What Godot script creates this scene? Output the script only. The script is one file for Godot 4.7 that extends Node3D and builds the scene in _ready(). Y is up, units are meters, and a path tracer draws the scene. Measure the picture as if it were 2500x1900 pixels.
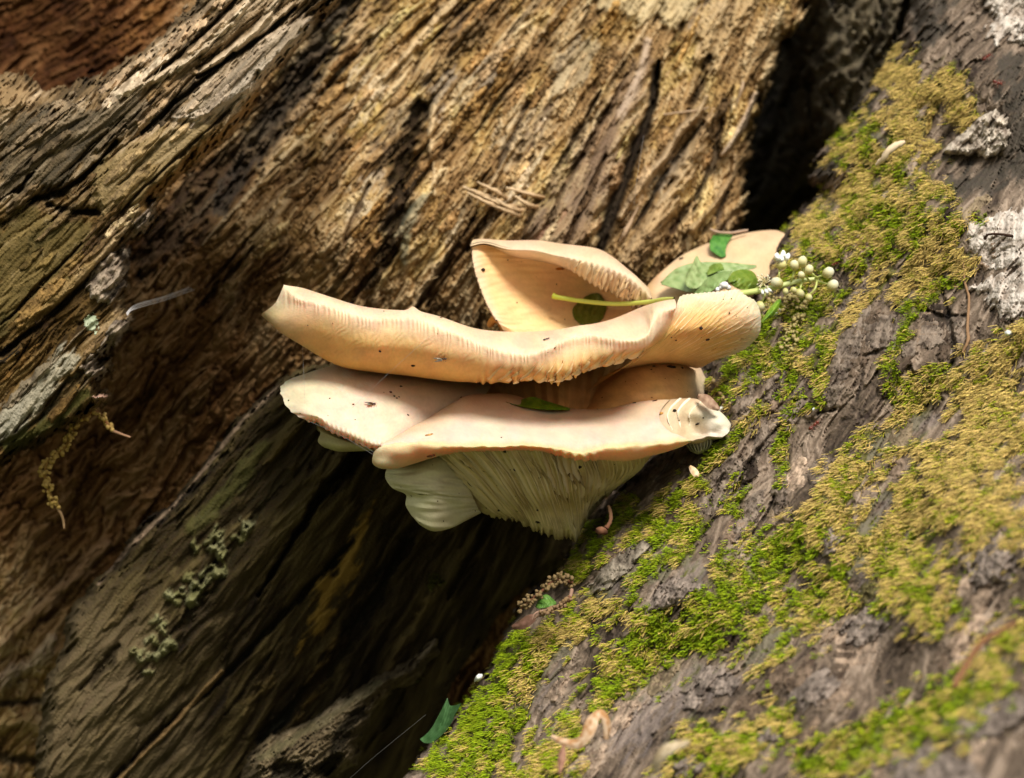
extends Node3D
# Oyster mushrooms in a hollow trunk. Points are written as (x, y, d): where the photograph shows them (2500 x 1900) and how many metres
# before the camera they stand; at_point() turns them into places in the world. Reliefs are height fields of wood and bark in real size.
const EYE := Vector3(0.0, 0.3, 0.6)
const PX := 0.25 / 1900.0 / 0.6            # metres per pixel per metre of distance
var rng := RandomNumberGenerator.new()
var names := {}
var mats := {}

static func at_point(x: float, y: float, d: float) -> Vector3:
	return Vector3((x - 1250.0) * PX * d, 0.3 - (y - 950.0) * PX * d, 0.6 - d)

func pv(q: Vector3) -> Vector3:
	return at_point(q.x, q.y, q.z)

func _ready():
	rng.seed = 77
	# ---- camera
	var cam := Camera3D.new()
	cam.name = "camera"
	cam.position = EYE
	var lens := CameraAttributesPhysical.new()
	lens.frustum_focal_length = 57.6
	lens.frustum_focus_distance = 0.607
	lens.frustum_near = 0.05
	lens.frustum_far = 60.0
	lens.exposure_aperture = 11.0
	cam.attributes = lens
	add_child(cam)
	cam.current = true
	# ---- sky and air
	var sky_mat := ProceduralSkyMaterial.new()
	sky_mat.sky_top_color = Color(0.90, 0.91, 0.90)
	sky_mat.sky_horizon_color = Color(0.58, 0.55, 0.46)
	sky_mat.sky_curve = 0.45
	sky_mat.ground_bottom_color = Color(0.16, 0.15, 0.10)
	sky_mat.ground_horizon_color = Color(0.30, 0.34, 0.22)
	sky_mat.sun_angle_max = 1.0
	var sky := Sky.new()
	sky.sky_material = sky_mat
	var env := Environment.new()
	env.background_mode = Environment.BG_SKY
	env.sky = sky
	env.background_energy_multiplier = 0.44
	env.tonemap_mode = Environment.TONE_MAPPER_LINEAR
	env.tonemap_exposure = 3.7
	env.sdfgi_enabled = true
	env.ssao_enabled = true
	env.ssil_enabled = true
	var we := WorldEnvironment.new()
	we.name = "air"
	we.environment = env
	add_child(we)
	# ---- sun, softened by thin cloud and leaves overhead
	var sun := DirectionalLight3D.new()
	sun.name = "sun"
	sun.light_color = Color(1.0, 0.96, 0.90)
	sun.light_energy = 0.42
	sun.light_angular_distance = 22.0
	sun.shadow_enabled = true
	add_child(sun)
	sun.look_at_from_position(Vector3(0.20, 0.80, 0.62), Vector3.ZERO, Vector3(0, 0, -1))
	build_setting()
	build_mushrooms()
	build_details()

# ------------------------------------------------------------------ names and labels
func numbered(called: String) -> String:
	var n: int = names.get(called, 0)
	names[called] = n + 1
	return called if n == 0 else "%s_%03d" % [called, n]

func thing(called: String, label: String, category: String, at := Vector3.ZERO, group := "") -> Node3D:
	var o := Node3D.new()
	o.name = numbered(called)
	add_child(o)
	o.position = at
	tag(o, label, category, group)
	return o

func tag(o: Node, label: String, category: String, group := "", kind := "") -> void:
	if label: o.set_meta("label", label)
	if category: o.set_meta("category", category)
	if group: o.set_meta("group", group)
	if kind: o.set_meta("kind", kind)

func put(called: String, mesh: Mesh, m: Material, parent: Node = null) -> MeshInstance3D:
	var o := MeshInstance3D.new()
	o.mesh = mesh
	o.material_override = m
	if parent == null:
		o.name = numbered(called)
		add_child(o)
	else:
		o.name = called
		parent.add_child(o, true)
		if parent is Node3D:
			var up: Vector3 = parent.position
			var above := parent.get_parent()
			if above != self and above is Node3D: up += above.position
			o.position = -up
	return o

func paint(called: String, rough := 0.8, spec := 0.35, sss := 0.0, back := 0.0) -> StandardMaterial3D:
	if mats.has(called): return mats[called]
	var m := StandardMaterial3D.new()
	m.resource_name = called
	m.vertex_color_use_as_albedo = true
	m.roughness = rough
	m.metallic_specular = spec
	m.cull_mode = BaseMaterial3D.CULL_DISABLED
	if sss > 0.0:
		m.subsurf_scatter_enabled = true
		m.subsurf_scatter_strength = sss
	if back > 0.0:
		m.backlight_enabled = true
		m.backlight = Color(back, back, back)
	var fine: Dictionary = {"flesh": [70.0, 0.007], "thin_flesh": [70.0, 0.007], "wood": [45.0, 0.030], "bark": [45.0, 0.032], "leaf": [60.0, 0.008]}
	if fine.has(called):
		m.uv1_triplanar = true
		m.uv1_world_triplanar = true
		m.uv1_scale = Vector3.ONE * fine[called][0]
		m.heightmap_enabled = true
		m.heightmap_scale = fine[called][1]
		m.heightmap_texture = grit_texture()
	mats[called] = m
	return m

var grit: NoiseTexture2D
func grit_texture() -> NoiseTexture2D:
	if grit == null:
		grit = NoiseTexture2D.new()
		grit.width = 512
		grit.height = 512
		grit.seamless = true
		grit.noise = noise(FastNoiseLite.TYPE_SIMPLEX, 0.03, 4, 5)
	return grit

# ------------------------------------------------------------------ noise
func noise(kind: int, freq: float, octaves := 1, s := 1) -> FastNoiseLite:
	var n := FastNoiseLite.new()
	n.noise_type = kind
	n.seed = s
	n.frequency = freq
	if octaves > 1:
		n.fractal_type = FastNoiseLite.FRACTAL_FBM
		n.fractal_octaves = octaves
	else:
		n.fractal_type = FastNoiseLite.FRACTAL_NONE
	return n

var n_soft := noise(FastNoiseLite.TYPE_SIMPLEX, 1.0, 1, 11)
var n_fbm := noise(FastNoiseLite.TYPE_SIMPLEX, 1.0, 3, 12)
var n_soft2 := noise(FastNoiseLite.TYPE_SIMPLEX, 1.0, 1, 23)
var n_cell := cells(FastNoiseLite.RETURN_CELL_VALUE)
var n_edge := cells(FastNoiseLite.RETURN_DISTANCE2_SUB)

func cells(what: int) -> FastNoiseLite:
	var n := noise(FastNoiseLite.TYPE_CELLULAR, 1.0, 1, 31)
	n.cellular_distance_function = FastNoiseLite.DISTANCE_EUCLIDEAN
	n.cellular_return_type = what
	n.cellular_jitter = 0.9
	return n

# how far a torn edge of wood strays from its line: long along the fibres, splintered across them
func torn(x: float, y: float) -> float:
	var a := x * 0.63 - y * 0.78
	var b := x * 0.78 + y * 0.63
	return n_fbm.get_noise_2d(a / 110.0, b / 34.0) + 0.5 * n_fbm.get_noise_2d(a / 44.0 + 9.0, b / 11.0)

# ------------------------------------------------------------------ reliefs
class Relief:
	var x0: float
	var y0: float
	var st: float
	var nx: int
	var ny: int
	var d := PackedFloat32Array()      # metres from the camera, below 0 where there is no wood
	var h := PackedFloat32Array()      # relief in pixels, towards the camera
	var c := PackedColorArray()        # base colour, linear
	var moss := PackedFloat32Array()   # how thickly moss grows
	var gold := PackedFloat32Array()   # how dry that moss is
	var pos := PackedVector3Array()
	var nor := PackedVector3Array()
	var buf := PackedFloat32Array()
	var touched := PackedInt32Array()
	func _init(ax: float, ay: float, bx: float, by: float, step: float):
		x0 = ax; y0 = ay; st = step
		nx = int((bx - ax) / step) + 1
		ny = int((by - ay) / step) + 1
		d.resize(nx * ny); h.resize(nx * ny); c.resize(nx * ny); moss.resize(nx * ny); gold.resize(nx * ny); buf.resize(nx * ny)
	func index(x: float, y: float) -> int:
		return clampi(int(round((y - y0) / st)), 0, ny - 1) * nx + clampi(int(round((x - x0) / st)), 0, nx - 1)

# How near each point of a relief lies to a line: 1 on it, 0 at its width and beyond. Points are (x, y, half width).
func trace(r: Relief, pts: Array, ragged := 0.35, sharp := false, scale := 30.0) -> void:
	r.touched.clear()
	for k in pts.size() - 1:
		var a: Vector3 = pts[k]
		var b: Vector3 = pts[k + 1]
		var w := maxf(a.z, b.z) * 1.6 + 4.0
		var i0 := clampi(int((minf(a.x, b.x) - w - r.x0) / r.st), 0, r.nx - 1)
		var i1 := clampi(int((maxf(a.x, b.x) + w - r.x0) / r.st) + 1, 0, r.nx - 1)
		var j0 := clampi(int((minf(a.y, b.y) - w - r.y0) / r.st), 0, r.ny - 1)
		var j1 := clampi(int((maxf(a.y, b.y) + w - r.y0) / r.st) + 1, 0, r.ny - 1)
		var dx := b.x - a.x
		var dy := b.y - a.y
		var l2 := maxf(dx * dx + dy * dy, 1e-4)
		for j in range(j0, j1 + 1):
			var y := r.y0 + j * r.st
			for i in range(i0, i1 + 1):
				var x := r.x0 + i * r.st
				var t := clampf(((x - a.x) * dx + (y - a.y) * dy) / l2, 0.0, 1.0)
				var ww := lerpf(a.z, b.z, t)
				var ex := x - a.x - dx * t
				var ey := y - a.y - dy * t
				var far := sqrt(ex * ex + ey * ey)
				if far > ww * 1.6 + 3.0: continue
				far += torn(x, y) * ww * ragged * 1.3
				var v := 1.0 - far / maxf(ww, 0.5)
				if v <= 0.0: continue
				v = minf(1.0, v * 4.0) if sharp else v * v * (3.0 - 2.0 * v)
				var at := j * r.nx + i
				if r.buf[at] <= 0.0: r.touched.append(at)
				if v > r.buf[at]: r.buf[at] = v

# The same for the inside of an outline: 1 inside, falling to 0 over "edge" pixels at its border.
func trace_area(r: Relief, poly: PackedVector2Array, edge: float, ragged := 6.0, scale := 18.0) -> void:
	r.touched.clear()
	var lo := poly[0]
	var hi := poly[0]
	for p in poly:
		lo = lo.min(p); hi = hi.max(p)
	for j in range(clampi(int((lo.y - 20 - r.y0) / r.st), 0, r.ny - 1), clampi(int((hi.y + 20 - r.y0) / r.st), 0, r.ny - 1) + 1):
		var y := r.y0 + j * r.st
		for i in range(clampi(int((lo.x - 20 - r.x0) / r.st), 0, r.nx - 1), clampi(int((hi.x + 20 - r.x0) / r.st), 0, r.nx - 1) + 1):
			var x := r.x0 + i * r.st
			var s := inside(poly, x, y) + torn(x, y) * ragged * 1.6
			if s <= 0.0: continue
			var at := j * r.nx + i
			r.touched.append(at)
			r.buf[at] = clampf(s / edge, 0.0, 1.0)

func carve(r: Relief, high: float, col := Color(0, 0, 0, 0), moss := 0.0, gold := -1.0, damp := 0.0) -> void:
	for at in r.touched:
		var v := r.buf[at]
		r.buf[at] = 0.0
		r.h[at] = r.h[at] * (1.0 - damp * minf(1.0, v * 2.0)) + high * v
		if col.a > 0.0:
			var k := minf(1.0, v * 1.6) * col.a
			var was := r.c[at]
			r.c[at] = Color(lerpf(was.r, col.r, k), lerpf(was.g, col.g, k), lerpf(was.b, col.b, k))
		if moss != 0.0:
			r.moss[at] = clampf(maxf(r.moss[at], moss * minf(1.0, v * 2.0)) if moss > 0.0 else r.moss[at] + moss * minf(1.0, v * 2.0), 0.0, 1.0)
		if gold >= 0.0:
			r.gold[at] = lerpf(r.gold[at], gold, minf(1.0, v * 1.5))

func line(r: Relief, pts: Array, high: float, col := Color(0, 0, 0, 0), ragged := 0.35, sharp := false, damp := 0.45) -> void:
	trace(r, pts, ragged, sharp)
	carve(r, high, col, 0.0, -1.0, damp)

func area(r: Relief, flat: Array, high: float, edge: float, col := Color(0, 0, 0, 0), ragged := 6.0, damp := 0.4) -> void:
	trace_area(r, outline(flat), edge, ragged)
	carve(r, high, col, 0.0, -1.0, damp)

func outline(flat: Array) -> PackedVector2Array:
	var p := PackedVector2Array()
	for k in range(0, flat.size(), 2): p.append(Vector2(flat[k], flat[k + 1]))
	return p

func inside(poly: PackedVector2Array, x: float, y: float) -> float:   # distance to the outline, positive inside
	var best := 1e12
	var within := false
	var n := poly.size()
	var b := poly[n - 1]
	for k in n:
		var a := poly[k]
		var ex := b.x - a.x
		var ey := b.y - a.y
		var wx := x - a.x
		var wy := y - a.y
		var t := clampf((wx * ex + wy * ey) / maxf(ex * ex + ey * ey, 1e-6), 0.0, 1.0)
		var qx := wx - ex * t
		var qy := wy - ey * t
		best = minf(best, qx * qx + qy * qy)
		if (a.y > y) != (b.y > y) and x < (b.x - a.x) * (y - a.y) / (b.y - a.y) + a.x: within = not within
		b = a
	return sqrt(best) if within else -sqrt(best)

# Long furrows and ridges that follow the fibres, which meet at (cx, cy).
func streaks(r: Relief, count: int, cx: float, cy: float, lo: Vector2, hi: Vector2, deep: float, wide: float, dark: Color, pale: Color) -> void:
	for n in count:
		var x := rng.randf_range(lo.x, hi.x)
		var y := rng.randf_range(lo.y, hi.y)
		var ln := rng.randf_range(90, 340)
		var w := rng.randf_range(0.35, 1.0) * wide
		var pts := []
		var steps := 5
		for k in steps + 1:
			var t := float(k) / steps
			pts.append(Vector3(x + rng.randf_range(-3, 3), y + rng.randf_range(-3, 3), w * (0.3 + 0.7 * sin(PI * t))))
			var way := Vector2(cx - x, cy - y).normalized()
			x += way.x * ln / steps
			y += way.y * ln / steps
		var furrow := rng.randf() < 0.6
		var k2 := rng.randf_range(0.4, 1.0)
		line(r, pts, (-deep if furrow else deep * 0.6) * k2, Color(dark.r, dark.g, dark.b, dark.a * k2) if furrow else Color(pale.r, pale.g, pale.b, pale.a * k2), 0.5, false, 0.3)

func relief_mesh(r: Relief) -> ArrayMesh:
	var n := r.nx * r.ny
	r.pos.resize(n); r.nor.resize(n)
	for j in r.ny:
		var y := r.y0 + j * r.st
		for i in r.nx:
			var at := j * r.nx + i
			var d := r.d[at]
			if d > 0.0:
				d -= r.h[at] * PX * d
				r.pos[at] = at_point(r.x0 + i * r.st, y, d)
	var new_of := PackedInt32Array()
	new_of.resize(n)
	new_of.fill(-1)
	var verts := PackedVector3Array()
	var norms := PackedVector3Array()
	var cols := PackedColorArray()
	var idx := PackedInt32Array()
	for j in r.ny:
		for i in r.nx:
			var at := j * r.nx + i
			if r.d[at] <= 0.0: continue
			var l := at - 1 if i > 0 and r.d[at - 1] > 0.0 else at
			var rt := at + 1 if i < r.nx - 1 and r.d[at + 1] > 0.0 else at
			var u := at - r.nx if j > 0 and r.d[at - r.nx] > 0.0 else at
			var dn := at + r.nx if j < r.ny - 1 and r.d[at + r.nx] > 0.0 else at
			var v := (r.pos[u] - r.pos[dn])
			var w := (r.pos[rt] - r.pos[l])
			var nn := w.cross(v).normalized()
			r.nor[at] = nn if nn != Vector3.ZERO else Vector3(0, 0, 1)
			new_of[at] = verts.size()
			verts.append(r.pos[at]); norms.append(r.nor[at]); cols.append(r.c[at])
	for j in r.ny - 1:
		for i in r.nx - 1:
			var at := j * r.nx + i
			var a := new_of[at]
			var b := new_of[at + 1]
			var c := new_of[at + r.nx]
			var e := new_of[at + r.nx + 1]
			if a < 0 or b < 0 or c < 0 or e < 0: continue
			if absf(r.pos[at].z - r.pos[at + r.nx + 1].z) < absf(r.pos[at + 1].z - r.pos[at + r.nx].z):
				idx.append(a); idx.append(b); idx.append(e)
				idx.append(a); idx.append(e); idx.append(c)
			else:
				idx.append(a); idx.append(b); idx.append(c)
				idx.append(b); idx.append(e); idx.append(c)
	return array_mesh(verts, norms, cols, idx)

func array_mesh(verts: PackedVector3Array, norms: PackedVector3Array, cols: PackedColorArray, idx: PackedInt32Array) -> ArrayMesh:
	var arr := []
	arr.resize(Mesh.ARRAY_MAX)
	arr[Mesh.ARRAY_VERTEX] = verts
	arr[Mesh.ARRAY_NORMAL] = norms
	arr[Mesh.ARRAY_COLOR] = cols
	arr[Mesh.ARRAY_INDEX] = idx
	var m := ArrayMesh.new()
	m.add_surface_from_arrays(Mesh.PRIMITIVE_TRIANGLES, arr)
	return m

# Wood or bark on every point of a relief. how: fibre centre (cx, cy) or angle, sizes, heights, colours.
func grain(r: Relief, how: Dictionary) -> void:
	var cx: float = how.get("cx", 0.0)
	var cy: float = how.get("cy", 0.0)
	var polar: bool = how.has("cx")
	var ca := cos(deg_to_rad(how.get("angle", 50.0)))
	var sa := sin(deg_to_rad(how.get("angle", 50.0)))
	var ref: float = how.get("ref", 2300.0)
	var la: float = how.get("la", 170.0)
	var lb: float = how.get("lb", 30.0)
	var h_cell: float = how.get("cell", 9.0)
	var h_small: float = how.get("small", 4.0)
	var h_ridge: float = how.get("ridge", 5.0)
	var h_fine: float = how.get("fine", 2.2)
	var h_crumb: float = how.get("crumb", 3.0)
	var h_split: float = how.get("split", 10.0)
	var h_split2: float = how.get("split2", 4.0)
	var fl: float = how.get("fl", 46.0)
	var ca_l: float = how.get("ca", 30.0)
	var cb_l: float = how.get("cb", 18.0)
	var h_grit: float = how.get("grit", 0.0)
	var c_crumb: float = how.get("tint", 0.30)
	var swirl: float = how.get("swirl", 16.0)
	var dark: Color = how.dark
	var mid: Color = how.mid
	var light: Color = how.light
	var tone: float = how.get("tone", 0.5)
	var s: float = how.get("shift", 0.0)
	for j in r.ny:
		var y := r.y0 + j * r.st
		for i in r.nx:
			var at := j * r.nx + i
			if r.d[at] <= 0.0: continue
			var x := r.x0 + i * r.st
			var a: float
			var b: float
			if polar:
				a = sqrt((x - cx) * (x - cx) + (y - cy) * (y - cy))
				b = atan2(y - cy, x - cx) * ref
			else:
				a = x * ca - y * sa
				b = x * sa + y * ca
			var w := n_soft.get_noise_2d(x * 0.0035 + s, y * 0.0035)
			b += w * swirl + n_soft.get_noise_2d(a * 0.008, b * 0.03 + s) * swirl * 0.12
			a += n_soft2.get_noise_2d(x * 0.012 + s, b * 0.05) * 30.0
			var big := n_cell.get_noise_2d(a / la + s, b / lb)
			var little := n_cell.get_noise_2d(a / (la * 0.38) + 70.0, b / (lb * 0.3))
			var e1 := 1.0 - minf(1.0, (n_edge.get_noise_2d(a / la + s, b / lb) + 1.0) * 2.6)
			var e2 := 1.0 - minf(1.0, (n_edge.get_noise_2d(a / (la * 0.38) + 70.0, b / (lb * 0.3)) + 1.0) * 2.2)
			var rid := 1.0 - absf(n_soft.get_noise_2d(a / (la * 0.6), b / (lb * 0.55) + s)) * 2.0
			var fine := n_soft2.get_noise_2d(a / fl, b / 6.5)
			var crumb := n_fbm.get_noise_2d(a / ca_l, b / cb_l)
			var grit := n_soft.get_noise_2d(x / 7.5, y / 7.5)
			var patch := n_fbm.get_noise_2d(a / 420.0 + s, b / 90.0)
			var high := h_cell * big + h_small * little + h_ridge * rid + h_fine * fine + h_crumb * crumb + h_grit * grit - h_split * e1 * e1 - h_split2 * e2 * e2
			r.h[at] += high
			var t := tone + patch * 0.45 + little * 0.12 + fine * 0.08 + crumb * c_crumb + big * 0.09 + grit * h_grit * 0.05
			var col := dark.lerp(mid, clampf(t * 2.0, 0.0, 1.0)) if t < 0.5 else mid.lerp(light, clampf(t * 2.0 - 1.0, 0.0, 1.0))
			r.c[at] = col

# ------------------------------------------------------------------ soft bodies: sheets lofted through rows of points
class Sheet:
	var nu: int
	var nv: int
	var q := PackedVector3Array()      # (x, y, d)
	var p := PackedVector3Array()      # world
	var n := PackedVector3Array()
	var c := PackedColorArray()

func spline(pts: Array, t: float) -> Vector3:
	var n := pts.size()
	var f := clampf(t, 0.0, 1.0) * (n - 1)
	var k := mini(int(f), n - 2)
	f -= k
	var b: Vector3 = pts[k]
	var c: Vector3 = pts[k + 1]
	var a: Vector3 = pts[k - 1] if k > 0 else b * 2.0 - c
	var e: Vector3 = pts[k + 2] if k + 2 < n else c * 2.0 - b
	return b.cubic_interpolate(c, a, e, f)

func across(pts: Array, t: float) -> Vector3:      # the same through points at uneven distances, without overshooting
	var n := pts.size()
	var f := clampf(t, 0.0, 1.0) * (n - 1)
	var k := mini(int(f), n - 2)
	f -= k
	var b: Vector3 = pts[k]
	var c: Vector3 = pts[k + 1]
	var a: Vector3 = pts[k - 1] if k > 0 else b * 2.0 - c
	var e: Vector3 = pts[k + 2] if k + 2 < n else c * 2.0 - b
	var wide := Vector3(1, 1, 7600)
	var tb := sqrt(((c - b) * wide).length()) + 0.01
	var ta := -sqrt(((b - a) * wide).length()) - 0.01
	var te := tb + sqrt(((e - c) * wide).length()) + 0.01
	return b.cubic_interpolate_in_time(c, a, e, f, tb, ta, te)

func rows_of(flat_rows: Array) -> Array:
	var rows := []
	for flat in flat_rows:
		var r := []
		for k in range(0, flat.size(), 3): r.append(Vector3(flat[k], flat[k + 1], flat[k + 2]))
		rows.append(r)
	return rows

func even(pts: Array, n: int) -> Array:      # n + 1 points evenly spaced along a smooth line
	var fine := []
	var lens := [0.0]
	var m := (pts.size() - 1) * 12
	for k in m + 1: fine.append(spline(pts, float(k) / m))
	for k in m:
		var a: Vector3 = fine[k]
		var b: Vector3 = fine[k + 1]
		var e := b - a
		e.z *= 4000.0
		lens.append(lens[-1] + e.length())
	var out := []
	var at := 0
	for k in n + 1:
		var want: float = lens[-1] * k / n
		while at < m - 1 and lens[at + 1] < want: at += 1
		var span: float = maxf(lens[at + 1] - lens[at], 1e-6)
		out.append(fine[at].lerp(fine[at + 1], clampf((want - lens[at]) / span, 0.0, 1.0)))
	return out

# shape(s, t, q) -> q moves points; tint(s, t, q) -> linear base colour
func sheet(flat_rows: Array, nu: int, nv: int, shape: Callable, tint: Callable) -> Sheet:
	var rows := rows_of(flat_rows)
	var lines := []
	for r in rows: lines.append(even(r, nu))
	var sh := Sheet.new()
	sh.nu = nu; sh.nv = nv
	var w := nu + 1
	sh.q.resize(w * (nv + 1)); sh.c.resize(w * (nv + 1)); sh.p.resize(w * (nv + 1)); sh.n.resize(w * (nv + 1))
	for i in w:
		var col := []
		for l in lines: col.append(l[i])
		for j in nv + 1:
			var s := float(i) / nu
			var t := float(j) / nv
			var q := across(col, t)
			q = shape.call(s, t, q)
			sh.q[j * w + i] = q
			sh.p[j * w + i] = at_point(q.x, q.y, q.z)
			sh.c[j * w + i] = tint.call(s, t, q)
	for j in nv + 1:
		for i in w:
			var du: Vector3 = sh.p[j * w + mini(i + 1, nu)] - sh.p[j * w + maxi(i - 1, 0)]
			var dv: Vector3 = sh.p[mini(j + 1, nv) * w + i] - sh.p[maxi(j - 1, 0) * w + i]
			var nn := dv.cross(du).normalized()
			sh.n[j * w + i] = nn if nn != Vector3.ZERO else Vector3(0, 0, 1)
	return sh

# Sheets with thickness, joined into one mesh.
func shell(sheets: Array, thick: float) -> ArrayMesh:
	var verts := PackedVector3Array()
	var norms := PackedVector3Array()
	var cols := PackedColorArray()
	var idx := PackedInt32Array()
	for sh: Sheet in sheets:
		var w := sh.nu + 1
		var n := w * (sh.nv + 1)
		var off := verts.size()
		for k in n:
			verts.append(sh.p[k]); norms.append(sh.n[k]); cols.append(sh.c[k])
		for j in sh.nv:
			for i in sh.nu:
				var a := off + j * w + i
				idx.append_array([a, a + 1, a + w + 1, a, a + w + 1, a + w])
		if thick <= 0.0: continue            # a skin that closes round the flesh by itself
		for k in n:
			verts.append(sh.p[k] - sh.n[k] * thick); norms.append(-sh.n[k]); cols.append(sh.c[k])
		for j in sh.nv:
			for i in sh.nu:
				var a := off + j * w + i
				idx.append_array([a + n, a + n + w + 1, a + n + 1, a + n, a + n + w, a + n + w + 1])
		var rim := []
		for i in sh.nu: rim.append([i, i + 1])
		for j in sh.nv: rim.append([j * w + sh.nu, (j + 1) * w + sh.nu])
		for i in sh.nu: rim.append([sh.nv * w + sh.nu - i, sh.nv * w + sh.nu - i - 1])
		for j in sh.nv: rim.append([(sh.nv - j) * w, (sh.nv - j - 1) * w])
		for e in rim:
			idx.append_array([off + e[0], off + e[0] + n, off + e[1], off + e[1], off + e[0] + n, off + e[1] + n])
	return array_mesh(verts, norms, cols, idx)

func nearest(sh: Sheet, x: float, y: float) -> int:      # the point of a sheet that stands at (x, y), the nearest to the camera
	var best := 1e12
	var at := 0
	for k in sh.q.size():
		var q := sh.q[k]
		var e := (q.x - x) * (q.x - x) + (q.y - y) * (q.y - y) + (q.z - 0.6) * 300.0
		if e < best:
			best = e; at = k
	return at

# ------------------------------------------------------------------ tubes, blobs, plates
class Kit:
	var v := PackedVector3Array()
	var n := PackedVector3Array()
	var c := PackedColorArray()
	var i := PackedInt32Array()

func tube(k: Kit, pts: Array, radii: Array, col: Color, sides := 7, wobble := 0.0, col2 := Color(0, 0, 0, 0), smooth_n := 0) -> void:   # world points and radii in metres
	var line3 := pts
	var rr := radii
	if smooth_n > 0:
		line3 = []; rr = []
		for a in smooth_n + 1:
			line3.append(spline(pts, float(a) / smooth_n))
			var f := float(a) / smooth_n * (radii.size() - 1)
			var b := mini(int(f), radii.size() - 2)
			rr.append(lerpf(radii[b], radii[b + 1], f - b))
	var off := k.v.size()
	var side := Vector3.ZERO
	for a in line3.size():
		var p: Vector3 = line3[a]
		var dir: Vector3 = (line3[mini(a + 1, line3.size() - 1)] - line3[maxi(a - 1, 0)]).normalized()
		if side == Vector3.ZERO: side = dir.cross(Vector3(0.31, 0.77, 0.55)).normalized()
		side = (side - dir * side.dot(dir)).normalized()
		var up := dir.cross(side)
		for s in sides:
			var ang := TAU * s / sides
			var out := side * cos(ang) + up * sin(ang)
			var rad: float = rr[mini(a, rr.size() - 1)]
			if wobble > 0.0: rad *= 1.0 + wobble * n_soft.get_noise_3d(p.x * 900 + s * 1.7, p.y * 900, p.z * 900)
			k.v.append(p + out * rad); k.n.append(out)
			k.c.append(col.lerp(col2, float(a) / (line3.size() - 1)) if col2.a > 0.0 else col)
	for a in line3.size() - 1:
		for s in sides:
			var p := off + a * sides + s
			var q := off + a * sides + (s + 1) % sides
			k.i.append_array([p, p + sides, q, q, p + sides, q + sides])
	for last in [false, true]:
		var base: int = off + (line3.size() - 1) * sides if last else off
		var tip: Vector3 = line3[line3.size() - 1] if last else line3[0]
		var t := k.v.size()
		k.v.append(tip); k.n.append(k.n[base]); k.c.append(k.c[base])
		for s in sides:
			if last: k.i.append_array([base + s, t, base + (s + 1) % sides])
			else: k.i.append_array([base + (s + 1) % sides, t, base + s])

func blob(k: Kit, at: Vector3, axes: Basis, col: Color, col2 := Color(0, 0, 0, 0), rough := 0.0, rings := 6, sides := 9, point := 1.0) -> void:   # an egg; axes scaled to its half sizes, colour to colour 2 along its y
	var off := k.v.size()
	for a in rings + 1:
		var lat := PI * a / rings
		for s in sides:
			var lon := TAU * s / sides
			var u := Vector3(sin(lat) * cos(lon), cos(lat), sin(lat) * sin(lon))
			if point != 1.0: u.x *= lerpf(1.0, point, u.y * 0.5 + 0.5); u.z *= lerpf(1.0, point, u.y * 0.5 + 0.5)
			var f := 1.0 + rough * n_soft.get_noise_3d(u.x * 1.7 + at.x * 4000, u.y * 1.7 + at.y * 4000, u.z * 1.7)
			k.v.append(at + axes * (u * f)); k.n.append((axes * u).normalized())
			k.c.append(col.lerp(col2, u.y * 0.5 + 0.5) if col2.a > 0.0 else col)
	for a in rings:
		for s in sides:
			var p := off + a * sides + s
			var q := off + a * sides + (s + 1) % sides
			k.i.append_array([p, p + sides, q, q, p + sides, q + sides])

func kit_mesh(k: Kit) -> ArrayMesh:
	return array_mesh(k.v, k.n, k.c, k.i)

func ball(r: Vector3) -> Basis:
	return Basis(Vector3(r.x, 0, 0), Vector3(0, r.y, 0), Vector3(0, 0, r.z))

func col(r: float, g: float, b: float) -> Color:
	return Color(r, g, b)

# ==================================================================================================== the setting
var wall: Relief
var root: Relief
var slab: Relief
var lower: Relief

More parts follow.
